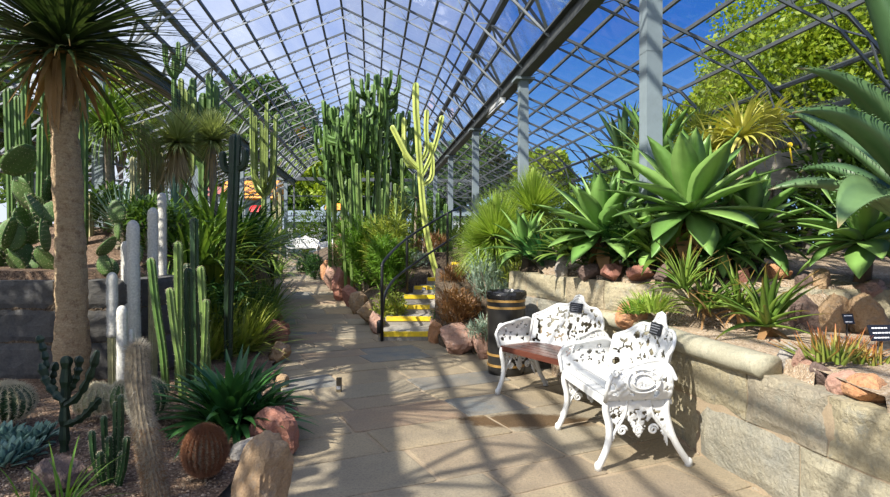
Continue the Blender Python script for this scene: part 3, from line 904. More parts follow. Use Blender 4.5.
# ================================================================== plant makers
def clump(name, label, cat, base, n, L, W, mat, el=(20, 85), droop=(.4, 1.0), prof='strap', segs=6, fold=.25, thick=0.0, seed=0, spread=.05, group=None, dead=0, deadmat='dead', stem=None, part='leaves', az=None, dpow=1.3):
    "a tuft of leaves arching out of one crown"
    rg = random.Random(seed)
    b = Vector(base)
    t = thing(name, label, cat, b, 0, group)
    mb = MB()
    for k in range(n):
        a = rg.uniform(*az) if az else 2*math.pi*(k*.618034 + rg.uniform(-.05, .05))
        e = R(el[0] + (el[1]-el[0])*(rg.random()**.8))
        l = L*rg.uniform(.72, 1.08)
        leaf(mb, Vector((math.cos(a)*spread*rg.random(), math.sin(a)*spread*rg.random(), 0)), a, e, l, W*rg.uniform(.8, 1.15), rg.uniform(*droop), prof, segs, fold, thick, rg.random(), rg.uniform(-.25, .25), dpow)
    mb.build(part, M[mat], t, smooth=True)
    if dead:
        mb = MB()
        for k in range(dead):
            a = rg.uniform(0, 6.283)
            leaf(mb, (0, 0, -.01), a, R(rg.uniform(-60, 0)), L*rg.uniform(.5, .85), W*.8, rg.uniform(.5, 1.0), prof, 4, .1, 0, rg.random(), rg.uniform(-.4, .4))
        mb.build('dead_leaves', M[deadmat], t, smooth=True, label='dry brown dead leaves')
    if stem:
        mb = MB(); h, r0, r1, sm = stem
        tube(mb, [(0.02, 0, -h), (.01, .01, -h*.6), (0, 0, -h*.25), (0, 0, .02)], [r0, (r0+r1)/2, r1, r1*.9], 10)
        mb.build('trunk', M[sm], t, smooth=True)
    return t
def rosette(name, label, cat, base, n, L, W, mat, seed=0, thick=.02, el0=82, el1=-25, droop=.5, prof='agave', segs=8, fold=.22, group=None, stem=None, tiltdir=None, dead=0, zr=.10):
    "leaves set in a spiral, young ones upright in the middle, old ones bent down"
    rg = random.Random(seed); t = thing(name, label, cat, base, 0, group)
    mb = MB()
    for k in range(n):
        u = k/(n-1); a = 2*math.pi*k*.618034 + rg.uniform(-.1, .1)
        e = R(el0 + (el1-el0)*u**1.05 + rg.uniform(-5, 5))
        l = L*(.62 + .42*math.sin(math.pi*min(1, .15+u*.75)))*rg.uniform(.9, 1.08)
        p = Vector((math.cos(a)*.03*(1+u), math.sin(a)*.03*(1+u), zr*(1-u)))
        leaf(mb, p, a, e, l, W*rg.uniform(.88, 1.08), droop*(.35+u)*rg.uniform(.7, 1.3), prof, segs, fold, thick, rg.random(), rg.uniform(-.15, .15), 1.4)
    mb.build('leaves', M[mat], t, smooth=True)
    if dead:
        mb = MB()
        for k in range(dead):
            leaf(mb, (0, 0, -.05), rg.uniform(0, 6.28), R(rg.uniform(-80, -45)), L*rg.uniform(.4, .7), W*.6, rg.uniform(.2, .7), 'agave', 4, .3, 0, rg.random())
        mb.build('dead_leaves', M['dead'], t, smooth=True, label='dry brown dead leaves')
    if stem:
        h, r0, sm = stem; mb = MB(); tube(mb, [(0, 0, -h), (.02, 0, -h*.5), (0, 0, .04)], [r0*1.1, r0, r0*.8], 10); mb.build('stem', M[sm], t, smooth=True)
    return t
def haircrown(mb, c, n, L, W, rg, el=(-70, 90), droop=(.1, .5), segs=4, squash=1.0):
    for k in range(n):
        d = rsph(rg); e = math.asin(d.z)
        lo, hi = R(el[0]), R(el[1])
        e = lo + (hi-lo)*((math.sin(e)+1)/2)
        leaf(mb, c, math.atan2(d.y, d.x), e, L*rg.uniform(.8, 1.1), W, rg.uniform(*droop), 'spike', segs, .15, 0, rg.random(), 0, 1.5)
def bush(name, label, cat, base, size, n, ll, lw, mat, seed=0, group=None, stems=10, shell=.55, prof='lance', stemmat='bark_grey', el=(-20, 70), segs=2, lumps=6):
    "a shrub: short stems carrying leaves over several lobes"
    rg = random.Random(seed); t = thing(name, label, cat, base, 0, group)
    sx, sy, sz = size; mb = MB()
    lobes = [(Vector((rg.uniform(-.5, .5)*sx, rg.uniform(-.5, .5)*sy, rg.uniform(.3, .75)*sz)), rg.uniform(.4, .65)) for _ in range(lumps)]
    lobes.append((Vector((0, 0, .45*sz)), .7))
    for k in range(n):
        c, q = rg.choice(lobes); d = rsph(rg); rr = (shell + (1-shell)*rg.random())*q
        p = c + Vector((d.x*sx*rr, d.y*sy*rr, d.z*sz*rr*.75))
        if p.z < .02: p.z = rg.uniform(.02, .2)*sz
        a = math.atan2(d.y, d.x) + rg.uniform(-1, 1)
        leaf(mb, p, a, R(rg.uniform(*el)), ll*rg.uniform(.7, 1.2), lw*rg.uniform(.8, 1.2), rg.uniform(.1, .7), prof, segs, .15, 0, rg.random(), rg.uniform(-.6, .6))
    mb.build('foliage', M[mat], t)
    mb = MB()
    for k in range(stems):
        c, q = rg.choice(lobes); tube(mb, [(rg.uniform(-.1, .1)*sx, rg.uniform(-.1, .1)*sy, -.05), (c.x*.5, c.y*.5, c.z*.5), c], [.018, .014, .006], 5)
    mb.build('stems', M[stemmat], t)
    return t
def spines_on(mb, rings, rg, every, L, w, outward=None, per=3, skip=1, jit=.5, r=None):
    "needle bundles on the rib crests of a ribbed tube"
    for k in range(1, len(rings)-1):
        if k % every: continue
        ring = rings[k]; c = sum((Vector(mb0[i]) for i in ring), Vector())/len(ring) if False else None
def ribbed(t, pts, rad, ribs, mat, ribd=.28, name='stem', spine=None, seed=0, dense=None, dlen=1.0, label=None, knob=0):
    "one ribbed cactus stem with its own spines"
    rg = random.Random(seed); mb = MB()
    pts = resample(smooth([Vector(p) for p in pts], 1), dense or max(5, len(pts)*2))
    rr = [rad[0] + (rad[1]-rad[0])*k/(len(pts)-1) for k in range(len(pts))] if isinstance(rad, tuple) else rad
    if knob: rr = [q*(1+knob*math.sin(k*2.1+seed)) for k, q in enumerate(rr)]
    rings = tube(mb, pts, rr, ribs=ribs, ribd=ribd, r=rg.random(), dlen=dlen)
    o = mb.build(name, M[mat], t, smooth=False, label=label)
    if spine:
        L, w, per, sm = spine; sb = MB()
        n = len(rings)
        for k in range(n-1):
            cen = sum((Vector(mb.v[i]) for i in rings[k]), Vector())/len(rings[k])
            for j in range(0, len(rings[k]), 2):
                for q in range(per):
                    a = Vector(mb.v[rings[k][j]]); b = Vector(mb.v[rings[k+1][j]])
                    p = a.lerp(b, rg.random()); d = (p-cen).normalized() + rsph(rg)*.65
                    spike(sb, p, d, L*rg.uniform(.6, 1.2), w, rg.random())
        sb.build('spines', M[sm], o, kind='stuff')
    return o
def barrel(name, label, base, r, h, ribs, mat, spine, seed=0, group='barrel cacti', nk=14):
    rg = random.Random(seed); t = thing(name, label, 'cactus', base, rg.random()*3, group)
    mb = MB(); pts = []; rad = []
    for k in range(nk+1):
        a = R(-62 + 150*k/nk); pts.append(Vector((0, 0, h*.5+h*.55*math.sin(a)))); rad.append(max(.004, r*math.cos(a)))
    rings = tube(mb, pts, rad, ribs=ribs, ribd=.16, dome=False, r=.5)
    body = mb.build('body', M[mat], t)
    L, w, per, sm = spine; sb = MB(); c = Vector((0, 0, h*.45))
    for k in range(nk):
        for j in range(0, ribs*2, 2):
            a, b = Vector(mb.v[rings[k][j]]), Vector(mb.v[rings[k+1][j]])
            for u in (.15, .5, .85):
                p = a.lerp(b, u)
                for q in range(per): spike(sb, p, (p-c).normalized()*.8+rsph(rg)*.8, L*rg.uniform(.6, 1.15), w, rg.random())
    sb.build('spines', M[sm], t, kind='stuff')
    return t
def candelabra(name, label, base, trunk_h, arms, rad, mat, seed=0, ribs=5, group=None, trunk_mat=None, cat='cactus', trunk_r=None, ribd=.35, trunk_top=None):
    """a tree cactus: trunk plus arms; arm = (height on trunk, azimuth deg, reach, top height)"""
    t = thing(name, label, cat, base, 0, group)
    tr = trunk_r or rad*1.3; tx = trunk_top or (0, 0)
    ribbed(t, [(0, 0, -.1), (tx[0]*.3, tx[1]*.3, trunk_h*.4), (tx[0]*.7, tx[1]*.7, trunk_h*.75), (tx[0], tx[1], trunk_h)], (tr, rad), ribs+1, trunk_mat or mat, ribd, 'trunk', seed=seed, dense=10)
    for i, (h0, az, reach, top) in enumerate(arms):
        a = R(az); dx, dy = math.cos(a), math.sin(a); u = h0/trunk_h; ox, oy = tx[0]*u, tx[1]*u
        rise = top-h0
        pts = [(ox, oy, h0-.02), (ox+dx*reach*.55, oy+dy*reach*.55, h0+min(rise*.12, reach*.3)), (ox+dx*reach*.95, oy+dy*reach*.95, h0+min(rise*.35, reach*.9)), (ox+dx*reach*1.02, oy+dy*reach*1.02, h0+rise*.65), (ox+dx*reach*1.05, oy+dy*reach*1.05, top)]
        ribbed(t, pts, (rad*.75, rad*.9), ribs, mat, ribd, 'arm', seed=seed*50+i, dense=9)
    return t

# ================================================================== left-hand bed
def gz(x, y):
    h = height(x, y); return h if h is not None else zp(y)
def base_at(px, Y, dz=0.0):
    x = (px-445)/F*Y; return Vector((x, Y, gz(x, Y)+dz))
# dragon tree
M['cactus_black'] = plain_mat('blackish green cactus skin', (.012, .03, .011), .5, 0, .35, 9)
def dragon_tree():
    rg = random.Random(4)
    b = base_at(71, 5.02); top = 3.08 - b.z
    t = thing('dragon_tree', 'tall palm like tree with thick ringed tan trunk and shaggy crown of sword leaves', 'tree', b)
    mb = MB(); pts = []; rad = []
    for k in range(110):
        u = k/109; pts.append(Vector((-.05*u + .02*math.sin(u*5), 0, -.1+(top+.1)*u)))
        rad.append((.130*(1-u)+.098*u) + .010*noise.noise(Vector((0, u*9, 0))) + .0035*rg.uniform(-1, 1) + (.03*(1-u*6) if u < .16 else 0))
    tube(mb, pts, rad, 36, dome=True)
    for i, v in enumerate(mb.v):
        q = .010*noise.noise(Vector((v[0]*14, v[1]*14, v[2]*7))) + .008*noise.noise(Vector((v[0]*40, v[1]*40, v[2]*22)))
        a = math.atan2(v[1], v[0]+.02); mb.v[i] = (v[0]+math.cos(a)*q, v[1]+math.sin(a)*q, v[2])
    mb.build('trunk', M['bark'], t, smooth=True)
    c = pts[-1]
    mb = MB()
    for k in range(420):
        a = k*2.39996; e = R(84 - 100*(k/420)**.8 + rg.uniform(-8, 8))
        leaf(mb, c + Vector((0, 0, .12-.22*k/420)), a, e, rg.uniform(1.1, 1.35), .055, rg.uniform(.25, .75), 'spike', 6, .25, 0, rg.random(), 0, 1.6)
    mb.build('leaves', M['dragon'], t, smooth=True)
    mb = MB()
    for k in range(34):
        a = rg.uniform(0, 6.283); z = -rg.uniform(0, .32)
        leaf(mb, c + Vector((math.cos(a)*.12, math.sin(a)*.12, z)), a, R(rg.uniform(-84, -20)), rg.uniform(.3, .65), .045, rg.uniform(-.2, .9), 'strap', 5, .2, 0, rg.random(), rg.uniform(-.6, .6))
    for k in range(46):
        a = rg.uniform(0, 6.283)
        leaf(mb, c + Vector((math.cos(a)*.115, math.sin(a)*.115, -.05-.25*rg.random())), a, R(-89), rg.uniform(.2, .42), .05, 0.03, 'strap', 4, .2, 0, rg.random(), 0)
    mb.build('dead_leaves', M['dead'], t, smooth=True, label='hanging dry brown leaves')
dragon_tree()
# prickly pears
def pad_mesh(mb, base, az, lean, L, W, thick, r):
    "one flat oval pad growing from base"
    up = Vector((math.cos(az)*math.sin(lean), math.sin(az)*math.sin(lean), math.cos(lean)))
    s = up.cross(Vector((math.sin(az*1.7+1), math.cos(az*1.7+1), .1))).normalized(); n = s.cross(up)
    rows = []
    for k in range(9):
        t = k/8; w = W/2*max(.12, math.sin(math.pi*(.06+.90*t**.85))**.6); th = thick*max(.3, math.sin(math.pi*(.1+.85*t)))
        c = Vector(base) + up*(L*t); row = []
        for j in range(10):
            a = 2*math.pi*j/10; row.append(mb.vert(c + s*(math.cos(a)*w) + n*(math.sin(a)*th), r, t))
        rows.append(row)
    for A, B in zip(rows, rows[1:]):
        for j in range(10): mb.face(A[j], A[(j+1) % 10], B[(j+1) % 10], B[j])
    mb.face(*rows[-1]); mb.face(*reversed(rows[0]))
    return Vector(base), up, s, n
def prickly_pear(label, base, pads, seed=0, size=.3, group='prickly pears on the left terrace'):
    rg = random.Random(seed); t = thing('prickly_pear', label, 'cactus', base, 0, group)
    made = []
    for i in range(pads):
        if i < max(2, pads//4): b = Vector((rg.uniform(-.35, .35)*size*2.2, rg.uniform(-.3, .2), -.04)); az = rg.uniform(0, 6.28)
        else:
            q = rg.choice(made[-6:]); ss = rg.uniform(-.45, .45)
            b = q[0] + q[1]*(q[4]*rg.uniform(.8, .97)) + q[2]*(q[5]*ss); az = rg.uniform(0, 6.28)
            if b.z > size*3: b = made[0][0] + Vector((rg.uniform(-.5, .5), 0, size*.7))
        L = size*rg.uniform(.85, 1.2); W = L*rg.uniform(.75, .9)
        mb = MB(); pb, up, s, n = pad_mesh(mb, b, az, rg.uniform(.05, .75), L, W, .022, rg.random())
        o = mb.build('pad', M['pad'], t, smooth=True)
        made.append((pb, up, s, n, L, W))
        sb = MB()
        for u in range(7):
            for v in range(-3, 4):
                tt = .12 + .13*u; w = W/2*math.sin(math.pi*(.06+.9*tt**.85))**.6
                if abs(v)/3.2 > .98: continue
                p = pb + up*(L*tt) + s*(w*v/3.3)
                for sg in (1, -1):
                    for q in range(2): spike(sb, p + n*(.02*sg), n*sg*.7+rsph(rg), .018, .0012, rg.random())
            for v in (-1, 1):
                w = W/2*math.sin(math.pi*(.06+.9*(.12+.13*u)**.85))**.6
                for q in range(3): spike(sb, pb + up*(L*(.12+.13*u)) + s*(w*v), s*v+rsph(rg)*.7, .02, .0013, rg.random())
        sb.build('spines', M['spine'], o, kind='stuff')
prickly_pear('prickly pear with round spotted pads on the stone wall, left of the thick trunk', base_at(12, 6.1), 12, 3, .34)
prickly_pear('smaller prickly pear close against the left side of the thick trunk', base_at(40, 5.9), 8, 5, .28)
prickly_pear('low prickly pear on the wall between the thick trunk and the white columns', base_at(100, 5.75), 5, 6, .2)
prickly_pear('prickly pear with pale sunlit pads behind the woolly white columns', base_at(137, 6.4, .1), 3, 9, .2)

def columns(name, label, stems, mat, ribs, rad, spine=None, seed=0, group=None, ribd=.28, cat='cactus', Y=5.2, cap=None, zoff=0.0):
    """columnar cactus: stems = (px foot, px top, py top, dY) ; each a ribbed stem"""
    b = base_at(stems[0][0], Y, zoff); t = thing(name, label, cat, b, 0, group)
    for i, s in enumerate(stems):
        y = Y + (s[3] if len(s) > 3 else 0); rr = s[4] if len(s) > 4 else rad
        foot = Vector(((s[0]-445)/F*y, y, 0)); foot.z = gz(foot.x, y) - .06 + zoff
        top = P(s[1], s[2], y)
        mid = foot.lerp(top, .5) + Vector((0, .02, 0)); 
        lift = Vector(((top.x-foot.x)*-.18, 0, 0))
        pts = [foot-b, foot.lerp(top, .33)+lift*1.0-b, foot.lerp(top, .66)+lift*.9*-1*0-b, top-b]
        n = max(8, int((top.z-foot.z)/.09))
        ribbed(t, pts, (rr*.92, rr), ribs, mat, ribd, 'stem', spine, seed*31+i, dense=min(n, 26))
    return t
WS = (.022, .0016, 9, 'wool')
SG = 'woolly white columnar cacti'
def silver_torch(label, foot, top, ytop, Y, rad, woolfrom, seed):
    "white woolly column whose lower part has lost its wool"
    b = base_at(foot, Y); t = thing('silver_torch_cactus', label, 'cactus', b, 0, SG)
    tp = P(top, ytop, Y) - b; ft = Vector((0, 0, -.05)); rg = random.Random(seed)
    cut = ft.lerp(tp, woolfrom)
    if woolfrom > .05: ribbed(t, [ft, ft.lerp(cut, .5), cut], (rad*.8, rad*.85), 12, 'cactus_tan', .12, 'bare_stem', seed=seed, dense=8, label='bare tan green lower stem', spine=(.012, .0012, 2, 'spine'))
    mb = MB(); n = 16; pts = [cut.lerp(tp, k/n) for k in range(n+1)]
    rings = tube(mb, pts, [rad*(.95+.05*math.sin(k*1.3)) for k in range(n+1)], 16, r=.5, dlen=1.3)
    o = mb.build('woolly_stem', M['wool'], t, smooth=True)
    sb = MB(); nn = int(1500*max(.3, (tp-cut).length))
    for k in range(nn):
        a = rg.random()*6.283; u = rg.random(); c = cut.lerp(tp + Vector((0, 0, rad*.9)), u)
        q = rad*(1 if u < .93 else .6); d = Vector((math.cos(a), math.sin(a), rg.uniform(-.5, .9)))
        spike(sb, c + Vector((math.cos(a), math.sin(a), 0))*q*.95, d, rg.uniform(.008, .017), .0011, rg.random())
    sb.build('wool', M['wool'], o, kind='stuff')
silver_torch('woolly white column with a bare tan foot, nearest the thick trunk', 113, 112, 279, 5.05, .046, .5, 1)
silver_torch('tall thick woolly white column, tallest of the front trio', 135, 133, 228, 5.2, .054, .0, 2)
silver_torch('woolly white column just left of the tallest one', 127, 126, 247, 5.45, .044, .4, 3)
silver_torch('short woolly white column at the foot of the tallest one', 122, 122, 312, 4.85, .042, .0, 4)
silver_torch('small woolly white stub beside the short white column', 131, 131, 333, 4.9, .026, .0, 5)
silver_torch('woolly white column on a green stem, right of the tallest one', 153, 153, 214, 5.5, .048, .62, 6)
silver_torch('slim upright woolly white column farthest right of the white columns', 163, 162, 198, 6.2, .044, .4, 7)
SPN = (.014, .0011, 2, 'spine')
CG = 'green columnar cacti'
columns('ribbed_cactus', 'slim green column leaning at its foot beside the white columns', [(166, 151, 262, 0)], 'cactus', 7, .036, SPN, 1, CG, Y=5.0)
columns('ribbed_cactus', 'bright green straight column, tallest of the slim green ones', [(179, 178, 246, 0, .04), (183, 170, 292, -.3, .034)], 'cactus_mid', 7, .04, SPN, 2, CG, Y=5.1)
columns('ribbed_cactus', 'bunch of dark ribbed columns between the slim light green ones', [(190, 188, 272, 0), (196, 194, 222, .15), (186, 187, 268, .2)], 'cactus_dark', 6, .04, SPN, 3, CG, Y=5.2)
columns('ribbed_cactus', 'slim green column closest to the dark strappy clump', [(208, 201, 270, 0, .034), (203, 206, 303, -.1, .03)], 'cactus_mid', 7, .034, SPN, 4, CG, Y=5.0)
columns('ribbed_cactus', 'group of tall dark columns behind the left edge trunk and prickly pear', [(12, 8, 92, 0), (30, 24, 62, .2), (48, 44, 66, .3), (22, 18, 100, .5), (40, 42, 128, -.2)], 'cactus', 8, .056, None, 5, 'tall cacti behind the dragon tree', Y=7.6)
columns('ribbed_cactus', 'tall blue green column just right of the trunk top', [(82, 82, 62, 0)], 'cactus', 7, .07, None, 6, 'tall cacti behind the dragon tree', Y=7.2)
TG = 'thin pale columns on the left'
columns('ribbed_cactus', 'pair of very tall thin tan columns right of the drooping pony tail tree', [(141, 141, 126, 0), (145, 146, 124, .25)], 'cactus_tan', 9, .055, None, 7, TG, Y=8.6)
columns('ribbed_cactus', 'tall tan column with a thick top left of the shaggy tuft trees', [(156, 155, 142, 0, .075), (161, 160, 156, .3, .06)], 'cactus_tan', 9, .07, None, 8, TG, Y=8.9)
columns('ribbed_cactus', 'short thin tan column left of the pony tail tree foot', [(90, 90, 196, 0)], 'cactus_tan', 9, .05, None, 9, TG, Y=7.5)
columns('ribbed_cactus', 'thin tan column right of the pony tail tree stem', [(134, 133, 160, 0)], 'cactus_tan', 8, .04, None, 10, TG, Y=7.4)
columns('ribbed_cactus', 'tall slim green column behind the shaggy tuft trees', [(178, 177, 92, 0)], 'cactus_dark', 7, .055, None, 12, 'dark columns behind the tuft trees', Y=10)
# tree cactus poking above: branched head
candelabra('tree_cactus', 'branched dark green tree cactus rising above the shaggy tuft trees', base_at(174, 9.0), 2.62, [(2.35, 10, .14, 2.75), (2.4, 170, .16, 2.8), (2.3, 80, .1, 2.85), (2.3, 250, .15, 2.7)], .038, 'cactus', 5, 5, 'tall branched cacti')
candelabra('tree_cactus', 'dense dark green tree cactus at the right of the tuft trees', base_at(203, 11.0), 2.6, [(.9+.1*k, 47*k, .12+.05*(k % 3), 2.4+.6*((k*37 % 10)/10)) for k in range(9)], .075, 'cactus', 6, 5, 'tall branched cacti')
candelabra('tree_cactus', 'light green clump of columns left of the dense dark tree cactus', base_at(187, 10.5), 2.4, [(.9+.1*k, 61*k, .1+.04*(k % 3), 2.2+.5*((k*53 % 10)/10)) for k in range(5)], .06, 'cactus_light', 7, 5, 'tall branched cacti')
# dark cross shaped column by the path
def dark_column():
    b = base_at(228, 6.3); t = thing('ribbed_cactus', 'tall near black green column with two short side arms by the path', 'cactus', b)
    tp = P(235, 140, 6.3) - b
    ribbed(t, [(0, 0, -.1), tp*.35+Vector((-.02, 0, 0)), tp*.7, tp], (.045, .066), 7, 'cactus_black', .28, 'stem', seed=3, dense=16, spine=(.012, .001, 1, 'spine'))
    for s, h0 in ((-1, .86), (1, .87)):
        c = tp*h0; ribbed(t, [c, c+Vector((s*.1, 0, .01)), c+Vector((s*.12, 0, .10)), c+Vector((s*.12, 0, .17))], (.042, .042), 6, 'cactus_black', .28, 'arm', seed=4+s, dense=7)
dark_column()
# tuft trees
def tuft_tree(label, px, py, Y, n, L, trunks, skirt, seed, group=None, el=(-30, 90), droop=(.1, .5), W=.026, name='tuft_tree', mat='hair', tk=.06):
    rg = random.Random(seed); b = base_at(px, Y); t = thing(name, label, 'tree', b, 0, group)
    for (tx, ty) in trunks:
        c = P(tx, ty, Y) - b; mb = MB(); haircrown(mb, c, n, L, W, rg, el, droop); mb.build('crown', M[mat], t, smooth=True)
        mb = MB(); tube(mb, [(0, 0, -.1), c*.35+Vector((.03*rg.uniform(-1, 1), 0, 0)), c*.75, c], [tk*1.3, tk, tk*.95, tk], 10); mb.build('trunk', M['bark_grey'], t, smooth=True)
        if skirt:
            mb = MB()
            for k in range(skirt):
                a = rg.uniform(0, 6.283); leaf(mb, c + Vector((math.cos(a)*.08, math.sin(a)*.08, -.35*rg.random()-.02)), a, R(rg.uniform(-80, -58)), rg.uniform(.35, .75), .02, rg.uniform(0, .4), 'spike', 3, .1, 0, rg.random())
            mb.build('skirt', M['straw'], t, smooth=True, label='skirt of dead straw leaves')
tuft_tree('shaggy tuft tree with a straw coloured skirt under its grey green head', 188, 196, 8.6, 900, .50, [(178, 142)], 260, 1, 'shaggy tuft trees')
tuft_tree('shaggy tuft tree with forked bare trunk, right of the skirted one', 215, 196, 9.0, 900, .50, [(212, 140)], 30, 2, 'shaggy tuft trees')
tuft_tree('pony tail tree with long drooping dark green leaves on a thin trunk', 110, 228, 8.0, 520, .95, [(109, 134)], 0, 3, None, (-10, 88), (1.2, 2.5), .03, 'ponytail_palm', 'strap_mid')
# foreground hairy column
def hairy_column():
    Y = 2.92; b = base_at(154, Y); t = thing('old_man_cactus', 'leaning column matted with grey brown hair, nearest cactus to the viewer', 'cactus', b)
    rg = random.Random(8); pts = [P(a, c, Y)-b for a, c in ((160, 505), (153, 470), (145, 430), (138, 390), (137, 352))]; pts[0].z = -.05
    pts = resample(smooth(pts, 2), 22); mb = MB(); rad = [.054+.005*math.sin(k*.8) for k in range(22)]
    tube(mb, pts, rad, ribs=16, ribd=.14, r=.5); o = mb.build('stem', M['hairy'], t)
    sb = MB()
    for k in range(5200):
        u = rg.random(); i = min(20, int(u*21)); c = pts[i].lerp(pts[i+1], u*21-i); a = rg.random()*6.283
        d = Vector((math.cos(a), math.sin(a), 0)); spike(sb, c + d*.05, d + Vector((0, 0, rg.uniform(-1.2, .6))), rg.uniform(.012, .032), .0009, rg.random())
    hb = MB()
    for k in range(3600):
        u = rg.random()**1.3*.55; i = min(20, int(u*21)); c = pts[i].lerp(pts[i+1], u*21-i); a = rg.random()*6.283
        d = Vector((math.cos(a), math.sin(a), 0)); spike(hb, c + d*.05, d + Vector((0, 0, rg.uniform(-1.2, .6))), rg.uniform(.014, .034), .0011, rg.random())
    hb.build('brown_hair', M['hair_brown'], o, kind='stuff', label='rusty brown hair on the lower stem')
    for k in range(500):
        d = rsph(rg); d.z = abs(d.z); spike(sb, pts[-1]+d*.05, d, rg.uniform(.02, .04), .001, rg.random())
    sb.build('hair', M['hairy_pale'], o, kind='stuff')
M['hairy_pale'] = plain_mat('grey hair', (.36, .32, .25), .9, 0, .4, 14)
hairy_column()
# barrels
G1 = lambda px, py, z=.13: GP(px, py, z)
barrel('barrel_cactus', 'big barrel cactus with pale yellow spines at the left edge', G1(6, 420, .2), .165, .23, 20, 'cactus_dark', (.035, .0014, 5, 'spine'), 1)
barrel('barrel_cactus', 'pale straw spined lumpy barrel right of the dark branched cactus', G1(97, 412, .18), .105, .18, 14, 'cactus_tan', (.04, .0016, 4, 'spine'), 2)
barrel('barrel_cactus', 'little straw coloured offset on the left of the lumpy barrel', G1(82, 412, .18), .05, .09, 10, 'cactus_tan', (.025, .0014, 3, 'spine'), 12)
barrel('barrel_cactus', 'dark green barrel behind the hairy leaning column', G1(147, 417, .16), .14, .26, 16, 'cactus_dark', (.028, .0012, 3, 'spine'), 3)
barrel('barrel_cactus', 'grey green barrel touching the hairy column on its left', G1(121, 412, .17), .09, .2, 14, 'cactus', (.03, .0013, 4, 'spine'), 4)
barrel('barrel_cactus', 'rusty brown round barrel alone on the gravel', G1(205, 472, .12), .108, .235, 22, 'hairy', (.028, .0016, 16, 'spine_red'), 5)
# dark branched cactus
def branched_cactus():
    b = GP(64, 450, .14); t = thing('branched_cactus', 'dark green branched cactus with knobbly arms in the shade', 'cactus', b); Y = b.y
    q = lambda a, c, dy=0: P(a, c, Y+dy) - b
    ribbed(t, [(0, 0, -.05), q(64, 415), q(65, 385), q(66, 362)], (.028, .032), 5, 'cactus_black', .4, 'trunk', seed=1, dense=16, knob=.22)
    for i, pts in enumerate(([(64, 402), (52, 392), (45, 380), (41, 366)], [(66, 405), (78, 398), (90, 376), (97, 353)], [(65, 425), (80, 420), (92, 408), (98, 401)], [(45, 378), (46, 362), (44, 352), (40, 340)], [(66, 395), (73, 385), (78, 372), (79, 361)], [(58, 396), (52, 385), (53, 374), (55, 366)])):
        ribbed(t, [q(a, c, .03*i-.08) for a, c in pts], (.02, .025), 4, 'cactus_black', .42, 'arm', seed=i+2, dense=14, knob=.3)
branched_cactus()
# small finger cactus
def finger_cactus():
    b = GP(113, 478, .12); t = thing('finger_cactus', 'small clump of green finger stems left of the hairy column', 'cactus', b); rg = random.Random(3)
    for i, (a, h) in enumerate(((92, 434), (104, 419), (109, 440), (116, 405), (121, 398), (100, 455), (127, 440), (115, 436), (122, 455))):
        y = b.y + rg.uniform(-.08, .1); tp = P(a, h, y)-b
        ribbed(t, [(tp.x*.5, (y-b.y)*.7, -.03), Vector((tp.x*.9, y-b.y, tp.z*.45)), tp], (.016, .02), 6, 'cactus_dark', .3, 'stem', (.01, .0008, 2, 'spine'), i, 8)
finger_cactus()
# blue rosettes
for i, (a, c, s) in enumerate(((3, 444, 1.1), (20, 447, 1), (36, 443, .95), (12, 460, 1.0), (2, 466, 1), (28, 455, .8), (44, 436, .7))):
    rosette('echeveria', 'waxy blue green rosette in the low patch, %s' % ['at the frame edge', 'upper middle', 'upper right', 'lower middle', 'lowest, at the frame edge', 'right of the middle', 'outermost small one on the right'][i], 'succulent', GP(a, c, .15), 24, .105*s, .055*s, 'blue_rosette', i, .008, 80, 5, .15, 'agave', 4, .35, 'blue green rosettes', zr=.03)
# grass blades
clump('grass_tuft', 'bright green arching grass blades in front of the flat stone', 'grass', GP(62, 512, .1), 20, .36, .011, 'euph_leaf', (20, 80), (.4, 1.2), seed=2, az=(-1.2, 2.8), segs=7)
clump('grass_tuft', 'sparse grass blades left of the flat stone at the bottom edge', 'grass', GP(30, 505, .1), 8, .22, .01, 'euph_leaf', (50, 85), (.3, .8), seed=4, segs=6)
# strap clumps
clump('strap_lily', 'dark glossy strappy leaved clump beside the path', 'plant', GP(232, 426, .1), 190, .58, .055, 'strap_dark', (5, 80), (.5, 1.3), 'strap', 7, .2, seed=3, spread=.12)
clump('strap_lily', 'low dark strappy tuft behind the edging rocks under the big clump', 'plant', GP(262, 425, .1), 40, .34, .038, 'strap_dark', (10, 80), (.5, 1.3), 'strap', 6, .2, seed=5, spread=.06)
SGp = 'spiky clumps left of the path'
for i, (a, Y, n, L, m, lab) in enumerate((
    (240, 6.9, 170, .55, 'strap_yellow', 'sunlit spiky green clump by the path, nearest of the row'),
    (256, 7.9, 170, .55, 'strap_mid', 'spiky green clump hanging over the edging rocks'),
    (216, 7.0, 150, .62, 'strap_yellow', 'yellowish spiky clump left of the nearest spiky one'),
    (242, 8.0, 170, .72, 'strap_mid', 'tall spiky clump in the middle of the row by the path'),
    (262, 9.3, 150, .62, 'strap_mid', 'green spiky clump at the far end of the row by the path'),
    (214, 7.8, 150, .75, 'strap_yellow', 'yellowish spiky clump behind the slim green columns'),
    (205, 6.4, 90, .45, 'strap_yellow', 'yellowish spiky clump among the slim green columns'),
    (165, 6.5, 90, .5, 'strap_mid', 'green leafy tuft in shade behind the white columns'),
    (246, 9.6, 150, .8, 'strap_mid', 'spiky clump between the row and the large dark strappy mass'))):
    clump('spiky_clump', lab, 'plant', base_at(a, Y), int(n*1.15), L*1.2, .042, m, (0, 85), (.2, .9), 'spike', 5, .2, seed=10+i, spread=.2, group=SGp)
DGp = 'dark strappy clumps further left'
